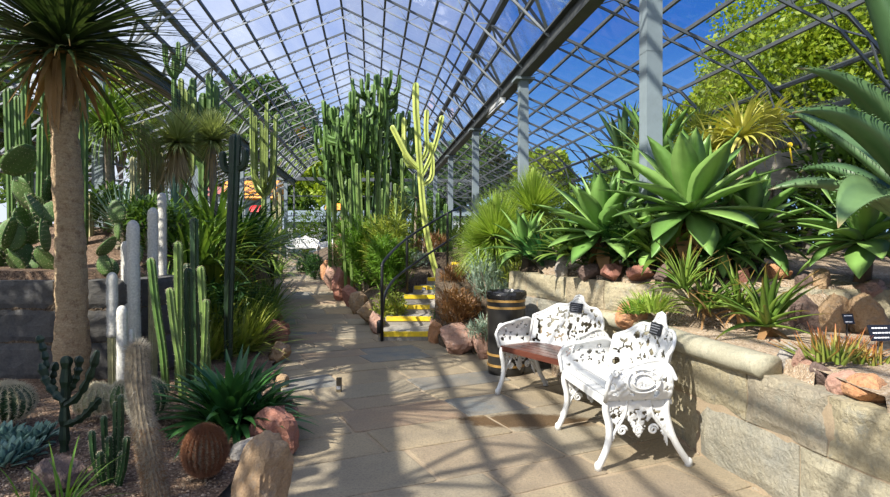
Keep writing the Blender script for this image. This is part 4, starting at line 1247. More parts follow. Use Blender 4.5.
for i, (a, Y, n, L, m, zz, lab) in enumerate((
    (238, 9.2, 150, 1.1, 'strap_dark', .5, 'large dark green strappy mass right of the cross shaped column'),
    (212, 8.3, 130, .95, 'strap_mid', .75, 'large strappy green clump behind the dark ribbed columns'),
    (195, 7.4, 110, .85, 'strap_mid', .75, 'bright strappy clump below the shaggy tuft trees'),
    (262, 11.5, 130, 1.0, 'strap_mid', .45, 'green strappy mound at the path bend'),
    (252, 14, 120, 1.1, 'strap_mid', .5, 'far strappy mound left of the path'),
    (272, 16.5, 90, .8, 'strap_mid', .3, 'small strappy mound far up the left of the path'))):
    b = base_at(a, Y); clump('strap_lily', lab, 'plant', b + Vector((0, 0, zz*.25)), int(n*1.3), L, .045, m, (-15, 85), (.4, 1.3), 'strap', 6, .2, seed=30+i, spread=.35, group=DGp)
for i, (a, c, lab) in enumerate(((122, 228, 'stiff blue green blades right of the pony tail stem'), (140, 236, 'stiff blue green blades behind the white columns'), (175, 222, 'stiff grey blades left of the bright strappy clump'))):
    b = P(a, c, 7.2+.3*i); clump('blue_agave', lab, 'plant', b, 60, .62, .05, 'blue_leaf', (0, 88), (.05, .3), 'spike', 4, .3, seed=50+i, spread=.08, group='stiff blue bladed plants', stem=(.5, .08, .08, 'bark_grey'))
# leafy cover under the left plants
for i, (a, Y, s, m, lab) in enumerate(((180, 6.6, (.5, .4, .6), 'tree_dark', 'dark low shrub behind the slim green columns'), (150, 7.0, (.6, .4, .7), 'tree_dark', 'dark low shrub behind the white columns'), (215, 7.2, (.5, .5, .7), 'box_leaf', 'dark low shrub left of the cross shaped column'), (120, 7.6, (.7, .4, .55), 'tree_dark', 'dark low shrub below the pony tail tree'), (245, 8.4, (.5, .5, .6), 'box_leaf', 'dark low shrub behind the spiky clumps'))):
    bush('shrub', lab, 'shrub', base_at(a, Y), s, 900, .13, .035, m, 60+i, 'dark shrubs in the left bed')
# candelabra far left of the path end
candelabra('candelabra_cactus', 'pale yellow green candelabra cactus on a bare stem at the far left of the path', base_at(264, 16.5), 3.6, [(1.75+.12*(k % 4), 30*k, .22+.1*(k % 3), 3.5+.9*((k*7 % 12)/12)) for k in range(12)], .065, 'cactus_light', 7, 5, None)
columns('ribbed_cactus', 'twisted thin brown green column beside the pale candelabra', [(276, 274, 168, 0), (281, 280, 190, .4)], 'cactus_tan', 6, .06, None, 14, None, Y=17)

def pebbles():
    rg = random.Random(77); mb = MB()
    for k in range(9000):
        y = 2.3 + 3.2*rg.random()**1.3; l = interp(LEFT, y); x = l - .05 - rg.random()*(y*.78+l+.2)
        if y > 5.25: continue
        z = gz(x, y) + .025*noise.noise(Vector((x*1.7, y*1.7, 0))) + .002; q = rg.uniform(.004, .010); r = rg.random()**1.6
        ax = [Vector((q*rg.uniform(.8, 1.6), 0, 0)), Vector((0, q*rg.uniform(.7, 1.3), 0)), Vector((0, 0, q*rg.uniform(.5, .9)))]
        m = Matrix.Rotation(rg.random()*6.28, 3, 'Z') @ Matrix.Rotation(rg.uniform(-.5, .5), 3, 'X'); c = Vector((x, y, z))
        i = [mb.vert(c + s*(m @ a), r) for a in ax for s in (1, -1)]
        for a, b, d in ((0, 2, 4), (2, 1, 4), (1, 3, 4), (3, 0, 4), (2, 0, 5), (1, 2, 5), (3, 1, 5), (0, 3, 5)): mb.face(i[a], i[b], i[d])
    mb.build('gravel', M['pebble'], kind='stuff', label='loose pinkish brown gravel in the left bed', cat='gravel')
pebbles()

# ================================================================== street furniture
def plate(t, c, u, v, w, h, th=.006, rows=3, seed=0, name='plate'):
    "a label plate centred on c, u along its width, v up; rows of small white marks"
    u = u.normalized(); v = v.normalized(); n = u.cross(v); rg = random.Random(seed)
    mb = MB()
    def q(x, y, z): return c + u*x + v*y + n*z
    def bx(x0, x1, y0, y1, z0, z1):
        i = [mb.vert(q(x, y, z)) for z in (z0, z1) for x, y in ((x0, y0), (x1, y0), (x1, y1), (x0, y1))]
        for f in ((3, 2, 1, 0), (4, 5, 6, 7), (0, 1, 5, 4), (1, 2, 6, 5), (2, 3, 7, 6), (3, 0, 4, 7)): mb.face(*[i[k] for k in f])
    bx(-w/2, w/2, -h/2, h/2, 0, th)
    mb.build(name, M['label'], t)
    mb = MB()
    for k in range(rows):
        y = h*(.30 - .60*k/max(1, rows-1)); x = -w*.38; xe = w*rg.uniform(.15, .38)
        while x < xe:
            l = w*rg.uniform(.05, .13); bx(x, min(xe, x+l), y-h*.04, y+h*.04, th, th+.001); x += l + w*.025
    mb.build('lettering', M['letters'], t)
def iron_leaf(mb, mp, s, z, L, W, ang, lobes, r):
    "a cast leaf lying on the panel map mp(s, z, out)"
    n = 10; ca, sa = math.cos(ang), math.sin(ang); fr = []; bk = []
    for k in range(n):
        a = 2*math.pi*k/n; q = 1 + .22*math.cos(a*lobes)
        x = math.cos(a)*L/2*q; y = math.sin(a)*W/2*q
        fr.append((s + x*ca - y*sa, z + x*sa + y*ca))
    cf = mb.vert(mp(s, z, .016), r); cb = mb.vert(mp(s, z, -.012), r)
    F_ = [mb.vert(mp(a, b, .004), r) for a, b in fr]; B_ = [mb.vert(mp(a, b, -.006), r) for a, b in fr]
    for k in range(n):
        k2 = (k+1) % n
        mb.face(cf, F_[k], F_[k2]); mb.face(cb, B_[k2], B_[k]); mb.face(F_[k], B_[k], B_[k2], F_[k2])
def sheet(mb, mp, s0, s1, zlo, ztop, holes, cell=.008, relief=.006, th=.010, r=.5, zmin=.1):
    "a cast sheet on the panel map mp, cut to zlo(s)..ztop(s) and pierced by lobed holes"
    ns = int((s1-s0)/cell); zmax = max(ztop(s0+(s1-s0)*i/ns) for i in range(ns+1)); nz = int((zmax-zmin)/cell)+1
    keep = {}
    for i in range(ns):
        s = s0+(i+.5)*cell
        for j in range(nz):
            z = zmin+(j+.5)*cell
            if zlo(s) <= z <= ztop(s): keep[i, j] = True
    for hs, hz, q, lob, ph, el in holes:
        for i in range(int((hs-q*1.6-s0)/cell), int((hs+q*1.6-s0)/cell)+1):
            for j in range(int((hz-q*1.6-zmin)/cell), int((hz+q*1.6-zmin)/cell)+1):
                if (i, j) in keep:
                    dx, dz = s0+(i+.5)*cell-hs, (zmin+(j+.5)*cell-hz)*el
                    if math.hypot(dx, dz) < q*(.62+.42*math.cos(lob*(math.atan2(dz, dx)+ph))): del keep[i, j]
    vf = {}
    def V(i, j, k):
        if (i, j, k) not in vf:
            s, z = s0+i*cell, zmin+j*cell
            o = relief*(abs(noise.noise(Vector((s*24, z*24, 1.7))))*2.2 - .5)
            vf[i, j, k] = mb.vert(mp(s, z, (th/2 + o) if k else -th/2), r)
        return vf[i, j, k]
    for (i, j) in keep:
        mb.face(V(i, j, 1), V(i+1, j, 1), V(i+1, j+1, 1), V(i, j+1, 1)); mb.face(V(i, j, 0), V(i, j+1, 0), V(i+1, j+1, 0), V(i+1, j, 0))
        for di, dj, a, b in ((-1, 0, (i, j+1), (i, j)), (1, 0, (i+1, j), (i+1, j+1)), (0, -1, (i, j), (i+1, j)), (0, 1, (i+1, j+1), (i, j+1))):
            if (i+di, j+dj) not in keep: mb.face(V(*a, 1), V(*a, 0), V(*b, 0), V(*b, 1))
def make_holes(rg, s0, s1, z0, z1, ztop, gap, q0, q1, edge=.03):
    out = []; s = s0; k = 0
    while s < s1:
        z = z0 + (gap*.5 if k % 2 else 0)
        while z < z1:
            if z < ztop(s)-edge: out.append((s+rg.uniform(-.3, .3)*gap, z+rg.uniform(-.3, .3)*gap, rg.uniform(q0, q1), rg.choice((2, 3, 3, 1)), rg.uniform(0, 6.3), rg.uniform(.7, 1.4)))
            z += gap
        s += gap; k += 1
    return out
def bench(label, loc, rz, W, seat_mat, seed, cat='bench', group='white cast iron seats', plaque=True, detail=1.0):
    rg = random.Random(seed); t = thing('garden_bench', label, cat, loc, rz, group); w = W/2; D = .44; cell = .008/detail
    def top(s):
        u = abs(s)/w
        return .69 + .125*(1-u**2.6) + .05*math.exp(-(u/.2)**2) + .010*math.cos(u*11)
    def mp(s, z, o):      # slightly hollow, leaning back
        lean = (z-.40)*.24; curve = -.12*(abs(s)/w)**4
        return Vector((s, D + lean + curve - o, z))
    mb = MB(); sheet(mb, mp, -w, w, lambda s: .44, top, make_holes(rg, -w+.06, w-.05, .49, .86, top, .078, .026, .046, .036), cell)
    back = mb.build('backrest', M['white'], t, smooth=True)
    mb = MB(); out = [mp(-w + W*k/40, top(-w+W*k/40), 0) for k in range(41)]
    tube(mb, [mp(-w, .43, 0)] + out + [mp(w, .43, 0)], .013, 8); tube(mb, [mp(-w + W*k/12, .435, 0) for k in range(13)], .012, 6)
    tube(mb, [mp(-.07, top(.07), 0), mp(-.04, top(0)+.012, 0), mp(0, top(0)+.024, 0), mp(.04, top(0)+.012, 0), mp(.07, top(.07), 0)], .013, 6)
    mb.build('frame', M['white'], back, smooth=True)
    for sg in (-1, 1):
        # armrest: a rounded pierced side panel under a rolled rail
        def am(y, z, o): return Vector((sg*(w + .01 + o*1.2 + .05*math.sin(max(0, min(1, (z-.42)/.24))*3.1)), y, z))
        def atop(y): return .44 + .19*max(0, 1-((y-.19)/.225)**4)**.5 + .22*max(0, y-.12)
        mb = MB(); sheet(mb, am, -.02, .40, lambda y: .43, atop, make_holes(rg, .03, .38, .48, .7, atop, .062, .016, .03, .028), cell, .006)
        arm = mb.build('armrest', M['white'], t, smooth=True)
        mb = MB(); path = [am(-.02 + .43*k/22, atop(-.02+.43*k/22), 0) for k in range(23)]
        tube(mb, [am(-.015, .42, 0)] + path, .014, 8)
        tube(mb, [am(.03+.03*math.cos(a*.5)*(1-a/18), .60+.03*math.sin(a*.5)*(1-a/18), .012) for a in range(16)], .009, 5)
        for q in (.07, .045): tube(mb, [am(.20+q*1.5*math.cos(a*.35), .55+q*math.sin(a*.35), .012) for a in range(19)], .007, 5)
        mb.build('arm_rail', M['white'], arm, smooth=True)
        x = sg*(w-.01)
        mb = MB(); tube(mb, smooth([(x, .0, .42), (x, -.01, .36), (x, .02, .26), (x, .01, .14), (x, -.05, .02)], 2), .022, 8)
        tube(mb, [(x, -.05, .0), (x, -.052, .03)], .024, 8); mb.build('leg', M['white'], t, smooth=True)
        mb = MB(); tube(mb, smooth([(x, .39, .42), (x, .38, .34), (x, .42, .2), (x, .46, .12), (x, .53, .02)], 2), .022, 8)
        tube(mb, [(x, .53, .0), (x, .532, .03)], .024, 8); mb.build('leg', M['white'], t, smooth=True)
        # pierced infill between the legs, with scrolls along its lower edge
        def lm(y, z, o): return Vector((x + sg*o, y, z))
        def low(y): return .19 + .13*abs(math.sin((y-.02)/.37*6.28))**1.5 - .06*(abs(y-.2)/.2)**2
        mb = MB(); sheet(mb, lm, .01, .40, low, lambda y: .41, make_holes(rg, .04, .38, .2, .39, lambda y: .42, .05, .015, .026, .01), cell, .005)
        for y0, z0, q, d in ((.10, .235, .032, 1), (.30, .235, .032, -1), (.20, .235, .03, 1)):
            tube(mb, [(x, y0 + q*(1-a/26)*math.cos(a*.5*d), z0 + q*(1-a/26)*math.sin(a*.5)) for a in range(20)], .009, 5)
        tube(mb, smooth([(x, .01, .16), (x, .06, .24), (x, .12, .33), (x, .13, .41)], 2), .011, 6)
        tube(mb, smooth([(x, .43, .16), (x, .36, .24), (x, .29, .33), (x, .28, .41)], 2), .011, 6)
        mb.build('leg_infill', M['white'], t, smooth=True)
    mb = MB()
    for k in range(5):
        y0 = .0 + k*.084; bar(mb, (-w+.005, y0+.038, .425), (w-.005, y0+.038, .425), .074, .024)
    bar(mb, (-w+.005, -.004, .412), (w-.005, -.004, .412), .022, .05)
    mb.build('seat', M[seat_mat], t)
    mb = MB()
    for x in (-w+.02, w-.02): bar(mb, (x, 0, .40), (x, .42, .40), .03, .025)
    mb.build('seat_frame', M['white'], t)
    if plaque: thing_part(t, mp(0, .79, .02))
def thing_part(t, c):
    u = Vector((1, 0, 0)); v = Vector((0, .22, 1))
    mb = MB(); u.normalize(); v.normalize(); n = u.cross(v)
    def bx(mb, x0, x1, y0, y1, z0, z1):
        i = [mb.vert(c + u*x + v*y + n*z) for z in (z0, z1) for x, y in ((x0, y0), (x1, y0), (x1, y1), (x0, y1))]
        for f in ((3, 2, 1, 0), (4, 5, 6, 7), (0, 1, 5, 4), (1, 2, 6, 5), (2, 3, 7, 6), (3, 0, 4, 7)): mb.face(*[i[k] for k in f])
    bx(mb, -.075, .075, -.042, .042, -.004, .004)
    p = mb.build('plaque', M['label'], t, label='small dark plaque with rows of white lettering')
    rg = random.Random(5); mb = MB()
    for k in range(4):
        y = .026-.0175*k; x = -.062; xe = rg.uniform(.035, .062)
        while x < xe:
            l = rg.uniform(.006, .016); bx(mb, x, min(xe, x+l), y-.0022, y+.0022, .004, .005); x += l+.004
    mb.build('lettering', M['plaque_text'], p)
def place(front_left, front_right):
    a, b = Vector(front_left), Vector(front_right)
    return (a+b)/2, math.atan2((b-a).y, (b-a).x), (b-a).length
c, rz, wd = place((.885, 4.40, 0), (.985, 3.60, 0))
bench('white cast iron seat with white slats, nearest the viewer', c, rz, .80, 'white', 3)
c, rz, wd = place((.515, 5.43, 0), (.985, 4.70, 0))
bench('white cast iron seat with brown wooden slats, in front of the bin', c, rz, .86, 'wood', 4)
YF = 23.2
for i, (x0, x1, l) in enumerate(((287, 317, 'distant white seat at the far end of the path, left one of the pair'), (321, 344, 'distant white seat at the far end of the path, half hidden by plants'))):
    a = Vector(((x0-445)/F*YF, YF, zp(YF)))
    b = Vector(((x1-445)/F*(YF-.6*i), YF-.6*i, zp(YF)))
    bench(l, (a+b)/2, math.atan2((b-a).y, (b-a).x), (b-a).length*1.0, 'white', 7+i, plaque=False, detail=.6)
# bin
def litter_bin():
    b = Vector((.645, 6.25, 0)); t = thing('litter_bin', 'round black litter bin with brass coloured bands behind the slatted seat', 'bin', b)
    mb = MB(); tube(mb, [(0, 0, 0), (0, 0, .03), (0, 0, .05), (0, 0, .80), (0, 0, .82)], [.185, .19, .193, .2, .2], 32, dome=False); mb.build('body', M['bin'], t, smooth=True)
    for z in (.10, .21, .70, .77):
        mb = MB(); tube(mb, [(0, 0, z-.012), (0, 0, z+.012)], .203, 32, dome=False); mb.build('band', M['gold'], t, label='thin brass coloured band')
    mb = MB(); rg = random.Random(1); rows = []
    for k, (r, z) in enumerate(((.206, .79), (.214, .83), (.212, .865), (.19, .865), (.17, .83), (.16, .7))):
        rows.append([mb.vert(((r+.008*rg.uniform(-1, 1))*math.cos(2*math.pi*j/32), (r+.008*rg.uniform(-1, 1))*math.sin(2*math.pi*j/32), z+rg.uniform(-.008, .008))) for j in range(32)])
    for A, B in zip(rows, rows[1:]):
        for j in range(32): mb.face(A[j], A[(j+1) % 32], B[(j+1) % 32], B[j])
    mb.face(*rows[-1]); mb.build('bag_liner', M['bag'], t)
litter_bin()
# handrail
def handrail():
    foot = [Vector((-.90, 8.16, 0)), P(407, 288, 9.9), P(447.5, 265, 10.9), P(460.5, 246, 11.7)]
    tops = [P(382, 266, 8.16), P(407, 237, 9.9), P(447.5, 213, 10.9), P(460.5, 207, 11.7)]
    t = thing('handrail', 'black tubular handrail climbing the left side of the steps', 'handrail', foot[0])
    b = foot[0]
    for a, c in zip(foot, tops):
        mb = MB(); tube(mb, [Vector((c.x, c.y, a.z-.05))-b, c-b], .022, 10); mb.build('post', M['black'], t, smooth=True)
    def rail(dz, start):
        pts = [start-b, tops[0]+Vector((.005, .05, .07-dz))-b if dz == 0 else tops[0]+Vector((.03, .12, .0-dz+.22))-b] + [q + Vector((0, 0, -dz))-b for q in tops[1:]]
        mb = MB(); tube(mb, smooth(pts, 2), .02, 10); mb.build('rail', M['black'], t, smooth=True)
    rail(0, tops[0] + Vector((0, 0, -.04)))
    rail(.52, tops[0] + Vector((0, 0, -.72)))
    mb = MB(); tube(mb, [(0, 0, .12), (0, 0, .26)], .04, 10); mb.build('post_collar', M['black'], t, smooth=True)
handrail()
# small marker post on the path
def marker():
    b = GP(339, 392); t = thing('marker_post', 'short dark square post standing alone on the path', 'post', b)
    mb = MB(); box(mb, (-.022, -.022, 0), (.022, .022, .13)); mb.build('post', M['rust_wood'], t)
    mb = MB(); box(mb, (-.018, -.024, .03), (.018, -.0225, .06)); mb.build('tag', M['plaque_text'], t)
M['rust_wood'] = plain_mat('weathered dark wood', (.09, .07, .04), .8, 0, .4, 30)
marker()
# light fitting under the beam
def light_fitting():
    a, c = P(485, 117, 13.6), P(503, 99, 10.6); t = thing('strip_light', 'white fluorescent strip light hung under the grey roof beam', 'light', (a+c)/2)
    o = (a+c)/2; mb = MB(); bar(mb, a-o, c-o, .09, .06); mb.build('housing', M['white'], t)
    mb = MB(); bar(mb, a-o+Vector((0, 0, -.05)), c-o+Vector((0, 0, -.05)), .06, .04); mb.build('diffuser', M['letters'], t)
    mb = MB()
    for k in (.2, .8):
        p = a.lerp(c, k)-o; bar(mb, p, p+Vector((0, 0, .35)), .012)
    mb.build('hanger', M['steel'], t)
light_fitting()
# plant labels
def plant_label(lab, px, py, w, h, Y, seed, rows=2, tilt=.35):
    c = P(px, py, Y); t = thing('plant_label', lab, 'label', (c.x, c.y, c.z-h), 0, 'black plant labels')
    plate(t, Vector((0, 0, h)), Vector((1, .1, 0)), Vector((-.1*tilt, tilt, 1)), w, h, rows=rows, seed=seed)
    mb = MB(); bar(mb, (0, .012, -.12), (0, .012, h*.7), .012, .004); mb.build('stake', M['black'], t)
plant_label('small black plant label on the sunny gravel terrace', 779, 259, .12, .065, 5.3, 1)
plant_label('small black plant label in front of the pointed tan slab', 848, 319, .07, .065, 3.75, 2)
plant_label('larger black plant label with white lettering at the right frame edge', 882, 333, .16, .09, 3.3, 3, 3)
plant_label('tiny black plant label in the bed beside the steps', 424, 289, .07, .05, 10.1, 4)

# ================================================================== right-hand beds
M['bark_dark'] = plain_mat('dark withered stem', (.075, .055, .035), .9, 0, .4, 12)
AG = 'broad leaved green agaves'
def ag(label, px, py, Y, n, L, W, seed, stem, mat='agave', **k):
    return rosette('agave', label, 'agave', P(px, py, Y), n, L, W, mat, seed, .022, group=AG, stem=(stem, .055, 'bark_dark'), **k)
ag('large green agave over the terrace edge, right of the needle leaved tussocks', 602, 236, 5.5, 40, .58, .20, 11, .5, el1=-38, droop=.3, dead=12)
ag('largest green agave rosette, in front of the thick grey column', 690, 214, 4.9, 44, .72, .245, 12, .55, el1=-36, dead=16, droop=.28)
ag('green agave partly hidden behind the largest rosette on its right', 750, 235, 5.1, 36, .55, .18, 13, .4, el1=-45, droop=.35)
ag('small green agave low under the left side of the largest rosette', 648, 248, 5.2, 28, .40, .12, 18, .25, el1=-35)
ag('small green agave low under the right side of the largest rosette', 722, 252, 4.9, 28, .38, .11, 19, .2, el1=-35)
ag('green agave at the back between the middle and largest rosettes', 640, 200, 6.3, 30, .6, .15, 20, .6, el1=-20)
ag('small bright agave beside the needle leaved tussock', 525, 252, 6.9, 26, .48, .12, 14, .25)
ag('green agave under the giant agave at the right frame edge', 862, 244, 4.55, 36, .56, .19, 15, .3, el0=78, el1=-28)
ag('agave with upright pointed blades behind the middle agave', 655, 168, 6.6, 24, .75, .12, 16, .9, el0=86, el1=15)
ag('dark spiky agave behind the needle leaved tussock and the middle agave', 625, 165, 8.2, 20, .85, .09, 17, .8, mat='agave_dark', el0=88, el1=25, droop=.3)
# giant agave
def giant_agave():
    b = Vector((3.15, 3.75, 1.06)); t = thing('giant_agave', 'giant dark green agave with thick toothed leaves at the right frame edge', 'agave', b)
    def gl(base, ctrl, tip, W, r, roll=0.0, n=14):
        base, ctrl, tip = Vector(base), Vector(ctrl), Vector(tip); mb = MB(); rows = []
        for k in range(n+1):
            u = k/n; p = base.lerp(ctrl, u).lerp(ctrl.lerp(tip, u), u); d = ((ctrl-base)*(1-u)+(tip-ctrl)*u).normalized()
            s = d.cross(Vector((0, 0, 1))); s.normalize(); nn = s.cross(d); s2 = s*math.cos(roll)+nn*math.sin(roll); nn = s2.cross(d)
            w = W/2*(.75+.25*math.sin(min(1, u*2)*1.57))*(1 if u < .45 else max(.015, 1-((u-.45)/.55)**1.8))
            rows.append([mb.vert(p-b + s2*(w*q) + nn*(w*.45*q*q), r, u) for q in (-1, -.6, 0, .6, 1)] + [mb.vert(p-b - nn*(.05*(1-u)+.004) + s2*(w*q), r, u) for q in (.45, -.45)])
            if 0 < k < n and W > .1:
                for q in (0, 4):
                    e = Vector(mb.v[rows[-1][q]]); o_ = (s2 if q else -s2)
                    for m in range(3): spike(mb, e+d*(m*.03), o_+d*.5, .016, .006, r)
        for A, B in zip(rows, rows[1:]):
            for j in range(7): mb.face(A[j], A[(j+1) % 7], B[(j+1) % 7], B[j])
        mb.build('leaf', M['agave_dark'], t, smooth=True)
    c = lambda px, py, Y: P(px, py, Y)
    core = b + Vector((0, 0, .45))
    gl(core, c(880, 75, 3.5), c(797, 68, 3.3), .24, .5, .3)
    gl(core + Vector((0, 0, -.05)), c(860, 95, 3.3), c(792, 113, 3.1), .22, .3, .1)
    gl(core + Vector((0, 0, -.12)), c(850, 165, 3.4), c(768, 190, 3.5), .22, .7, .2)
    gl(core + Vector((-.05, -.05, -.2)), c(862, 145, 3.2), c(838, 228, 3.05), .27, .9, .5)
    gl(core, c(890, 20, 3.6), c(845, -60, 3.5), .26, .1, .4)
    gl(core, c(930, -40, 3.7), c(960, -160, 3.7), .26, .4, 0)
    gl(core, (3.9, 3.6, 2.3), (4.5, 3.4, 2.2), .24, .2)
    gl(core, (3.4, 3.2, 2.0), (3.5, 2.7, 1.6), .24, .5)
    gl(core, (3.0, 4.4, 2.2), (2.75, 4.9, 2.5), .22, .6)
    gl(core, (3.5, 4.5, 2.3), (3.9, 5.1, 2.5), .22, .8)
    gl(core + Vector((0, 0, -.1)), c(845, 150, 3.9), c(800, 172, 4.3), .2, .2, .2)
    mb = MB(); tube(mb, [(0, 0, -.1), (0, 0, .5)], [.16, .2], 12); mb.build('stem', M['bark_grey'], t, smooth=True)
giant_agave()
# needle leaved tussocks
def tussock(label, px, py, Y, n, L, seed, mat='grasstree', W=.012):
    rg = random.Random(seed); c = P(px, py, Y); x, y = c.x, c.y; g = gz(x, y); t = thing('needle_tussock', label, 'plant', (x, y, g), 0, 'needle leaved tussocks')
    mb = MB(); cc = Vector((0, 0, c.z-g)); haircrown(mb, cc, n, L, W, rg, (-50, 90), (.0, .35), 4); mb.build('leaves', M[mat], t, smooth=True)
    mb = MB(); tube(mb, [(0, 0, -.1), cc], [.12, .1], 10); mb.build('stem', M['bark_grey'], t, smooth=True)
tussock('round bright needle leaved tussock left of the agaves, nearer of two', 495, 238, 7.6, 1700, .62, 1, W=.02)
tussock('taller needle leaved tussock just behind the nearer one', 533, 212, 8.0, 1700, .62, 2, W=.02)
tussock('low needle leaved tussock overhanging the upper steps', 480, 250, 8.2, 1200, .5, 3, W=.02)
# yellow striped plants
for i, (a, c, Y, n, L) in enumerate(((741, 138, 5.6, 90, .52), (712, 152, 5.9, 70, .46), (768, 128, 6.2, 60, .46))):
    clump('striped_bromeliad', 'yellow striped spiky plant above the largest agave, %s' % ('the big central tuft', 'lower left tuft', 'upper right tuft')[i], 'plant', P(a, c, Y), n, L, .06, 'varieg', (-20, 85), (.7, 1.9), 'spike', 6, .3, seed=70+i, spread=.05, group='yellow striped plants', dead=14, deadmat='straw', stem=(P(a, c, Y).z-1.0, .05, .045, 'bark_grey'))
for i, (a, c, Y, L, lab) in enumerate(((668, 140, 6.8, .5, 'yellow green spiky tuft right behind the thick grey column'), (700, 134, 7.0, .52, 'yellow green spiky tuft between the thick column and the yellow striped plant'), (645, 150, 7.2, .5, 'yellow green spiky tuft left of the thick grey column'))):
    g = P(a, c, Y); clump('spiky_tuft', lab, 'plant', g, 90, L, .03, 'strap_yellow', (-10, 85), (.3, 1.3), 'spike', 5, .2, seed=160+i, spread=.06, group='spiky tufts behind the agaves', stem=(g.z-1.0, .06, .05, 'bark_grey'))
# aloes in the low bed
for i, (a, c, Y, n, L, W, m, lab) in enumerate((
    (766, 326, 4.05, 30, .46, .075, 'aloe', 'big toothed yellow green aloe above the coping'),
    (738, 310, 4.4, 30, .42, .05, 'aloe', 'smaller aloe behind the big toothed one'),
    (706, 308, 4.5, 38, .42, .04, 'aloe', 'thin leaved aloe with orange tips right of the near seat'),
    (684, 288, 4.45, 34, .42, .034, 'aloe', 'trailing thin aloe in shade under the largest agave'),
    (735, 285, 4.9, 20, .36, .03, 'strap_dark', 'dark thin leaved tuft behind the aloes'))):
    clump('aloe', lab, 'aloe', P(a, c, Y), n, L, W, m, (5, 85), (.2, 1.2), 'spike', 7, .4, .008, 80+i, .04, 'aloes in the low bed', dead=6)
for i, (a, c, lab) in enumerate(((846, 366, 'red tipped aloe clump behind the coping end rocks'), (872, 372, 'red tipped aloe clump at the frame edge above the orange rock'), (828, 360, 'small red tipped aloe clump at the left of the others'))):
    clump('red_aloe', lab, 'aloe', P(a, c, 3.35-.1*i), 46, .19, .028, 'aloe_red', (20, 88), (-.2, .4), 'spike', 5, .4, .006, 90+i, .14, 'red tipped aloes')
clump('grass_tuft', 'bright green grassy tuft in the bed right behind the near seat', 'grass', P(652, 312, 4.55), 150, .2, .016, 'grasstree', (5, 85), (.2, 1.0), seed=95, spread=.12)
clump('grass_tuft', 'little grassy tuft left of the near seat top behind the orange rock', 'grass', P(636, 314, 4.6), 60, .18, .014, 'euph_leaf', (5, 85), (.2, 1.0), seed=96, spread=.08)
# shrubs behind the agaves
for i, (a, c, Y, s, n, ll, lw, m, lab) in enumerate((
    (668, 175, 7.8, (.9, .5, .9), 1300, .16, .035, 'tree_mid', 'leafy green shrub left of the yellow striped plants'),
    (800, 190, 6.5, (.8, .6, .7), 900, .14, .05, 'tree_dark', 'dark shrub in shade behind the giant agave'),
    (720, 200, 7.6, (1.0, .6, .9), 1100, .16, .04, 'box_leaf', 'dark green shrub behind the largest agave'),
    (590, 205, 8.4, (.8, .5, .6), 900, .16, .03, 'tree_mid', 'mid green shrub behind the middle agave'),
    (850, 190, 7.5, (1.2, .6, 1.0), 1200, .15, .05, 'tree_dark', 'dark shrub at the right edge behind the timber edging'))):
    p = P(a, c, Y); b = Vector((p.x, p.y, gz(p.x, Y))); bush('shrub', lab, 'shrub', b, (s[0], s[1], max(s[2], (p.z-b.z)+s[2]*.5)), n, ll, lw, m, 100+i, 'shrubs on the right terrace')
# timber edging with hose clip
for i, (a, c, Y, n, L, lab) in enumerate(((575, 258, 5.9, 60, .34, 'dark leafy tuft under the left side of the middle agave'), (622, 262, 5.5, 70, .36, 'dark leafy tuft under the right side of the middle agave'), (668, 264, 5.1, 70, .36, 'dark leafy tuft under the stem of the largest agave'), (705, 262, 5.0, 60, .34, 'dark leafy tuft right of the largest agave stem'), (748, 262, 5.3, 60, .34, 'dark leafy tuft at the left end of the sunny gravel'), (540, 262, 6.6, 50, .3, 'dark leafy tuft beside the small bright agave'))):
    clump('leafy_tuft', lab, 'plant', P(a, c-2, Y), int(n*1.3), L*1.35, .055, ('strap_mid', 'strap_dark')[i % 2], (5, 85), (.3, 1.2), 'strap', 6, .2, seed=170+i, spread=.12, group='leafy tufts under the agaves')
for i, (a, Y, s, m, lab) in enumerate(((592, 5.75, (.3, .25, .42), 'tree_dark', 'dark leafy undergrowth around the stem of the middle agave'), (640, 5.3, (.3, .25, .45), 'box_leaf', 'dark leafy undergrowth between the middle and largest agaves'), (690, 5.05, (.32, .25, .45), 'tree_dark', 'dark leafy undergrowth around the stem of the largest agave'), (735, 5.2, (.3, .25, .4), 'box_leaf', 'dark leafy undergrowth right of the largest agave'))):
    bush('low_shrub', lab, 'shrub', base_at(a, Y), s, 700, .12, .035, m, 190+i, 'undergrowth below the agaves', segs=2)
for i, (X, A, s, n, m, lab) in enumerate(((4.6, 7.5, (.9, .7, 1.6), 2000, 'tree_mid', 'tall green shrub inside the right glass wall, nearest the giant agave'), (4.7, 9.5, (1, .7, 1.5), 2000, 'tree_dark', 'dark tall shrub inside the right glass wall behind the largest agave'), (4.4, 11.5, (1, .8, 1.4), 2000, 'tree_mid', 'green shrub inside the right glass wall behind the middle agave'), (4.2, 13.5, (1, .8, 1.3), 1600, 'tree_dark', 'dark shrub inside the right glass wall seen above the needle tussocks'), (3.8, 16, (1.2, .8, 1.2), 1600, 'tree_mid', 'far green shrub behind the needle leaved tussocks'), (4.8, 5.2, (.8, .7, 1.5), 1800, 'tree_dark', 'dark shrub behind the right side of the giant agave'), (3.4, 19, (1.2, .8, 1.0), 1200, 'tree_dark', 'far dark shrub behind the second column'))):
    g = G(X, A, 0); g.z = gz(g.x, g.y); bush('shrub', lab, 'shrub', g, s, n, .17, .05, m, 180+i, 'shrubs along the right glass wall')
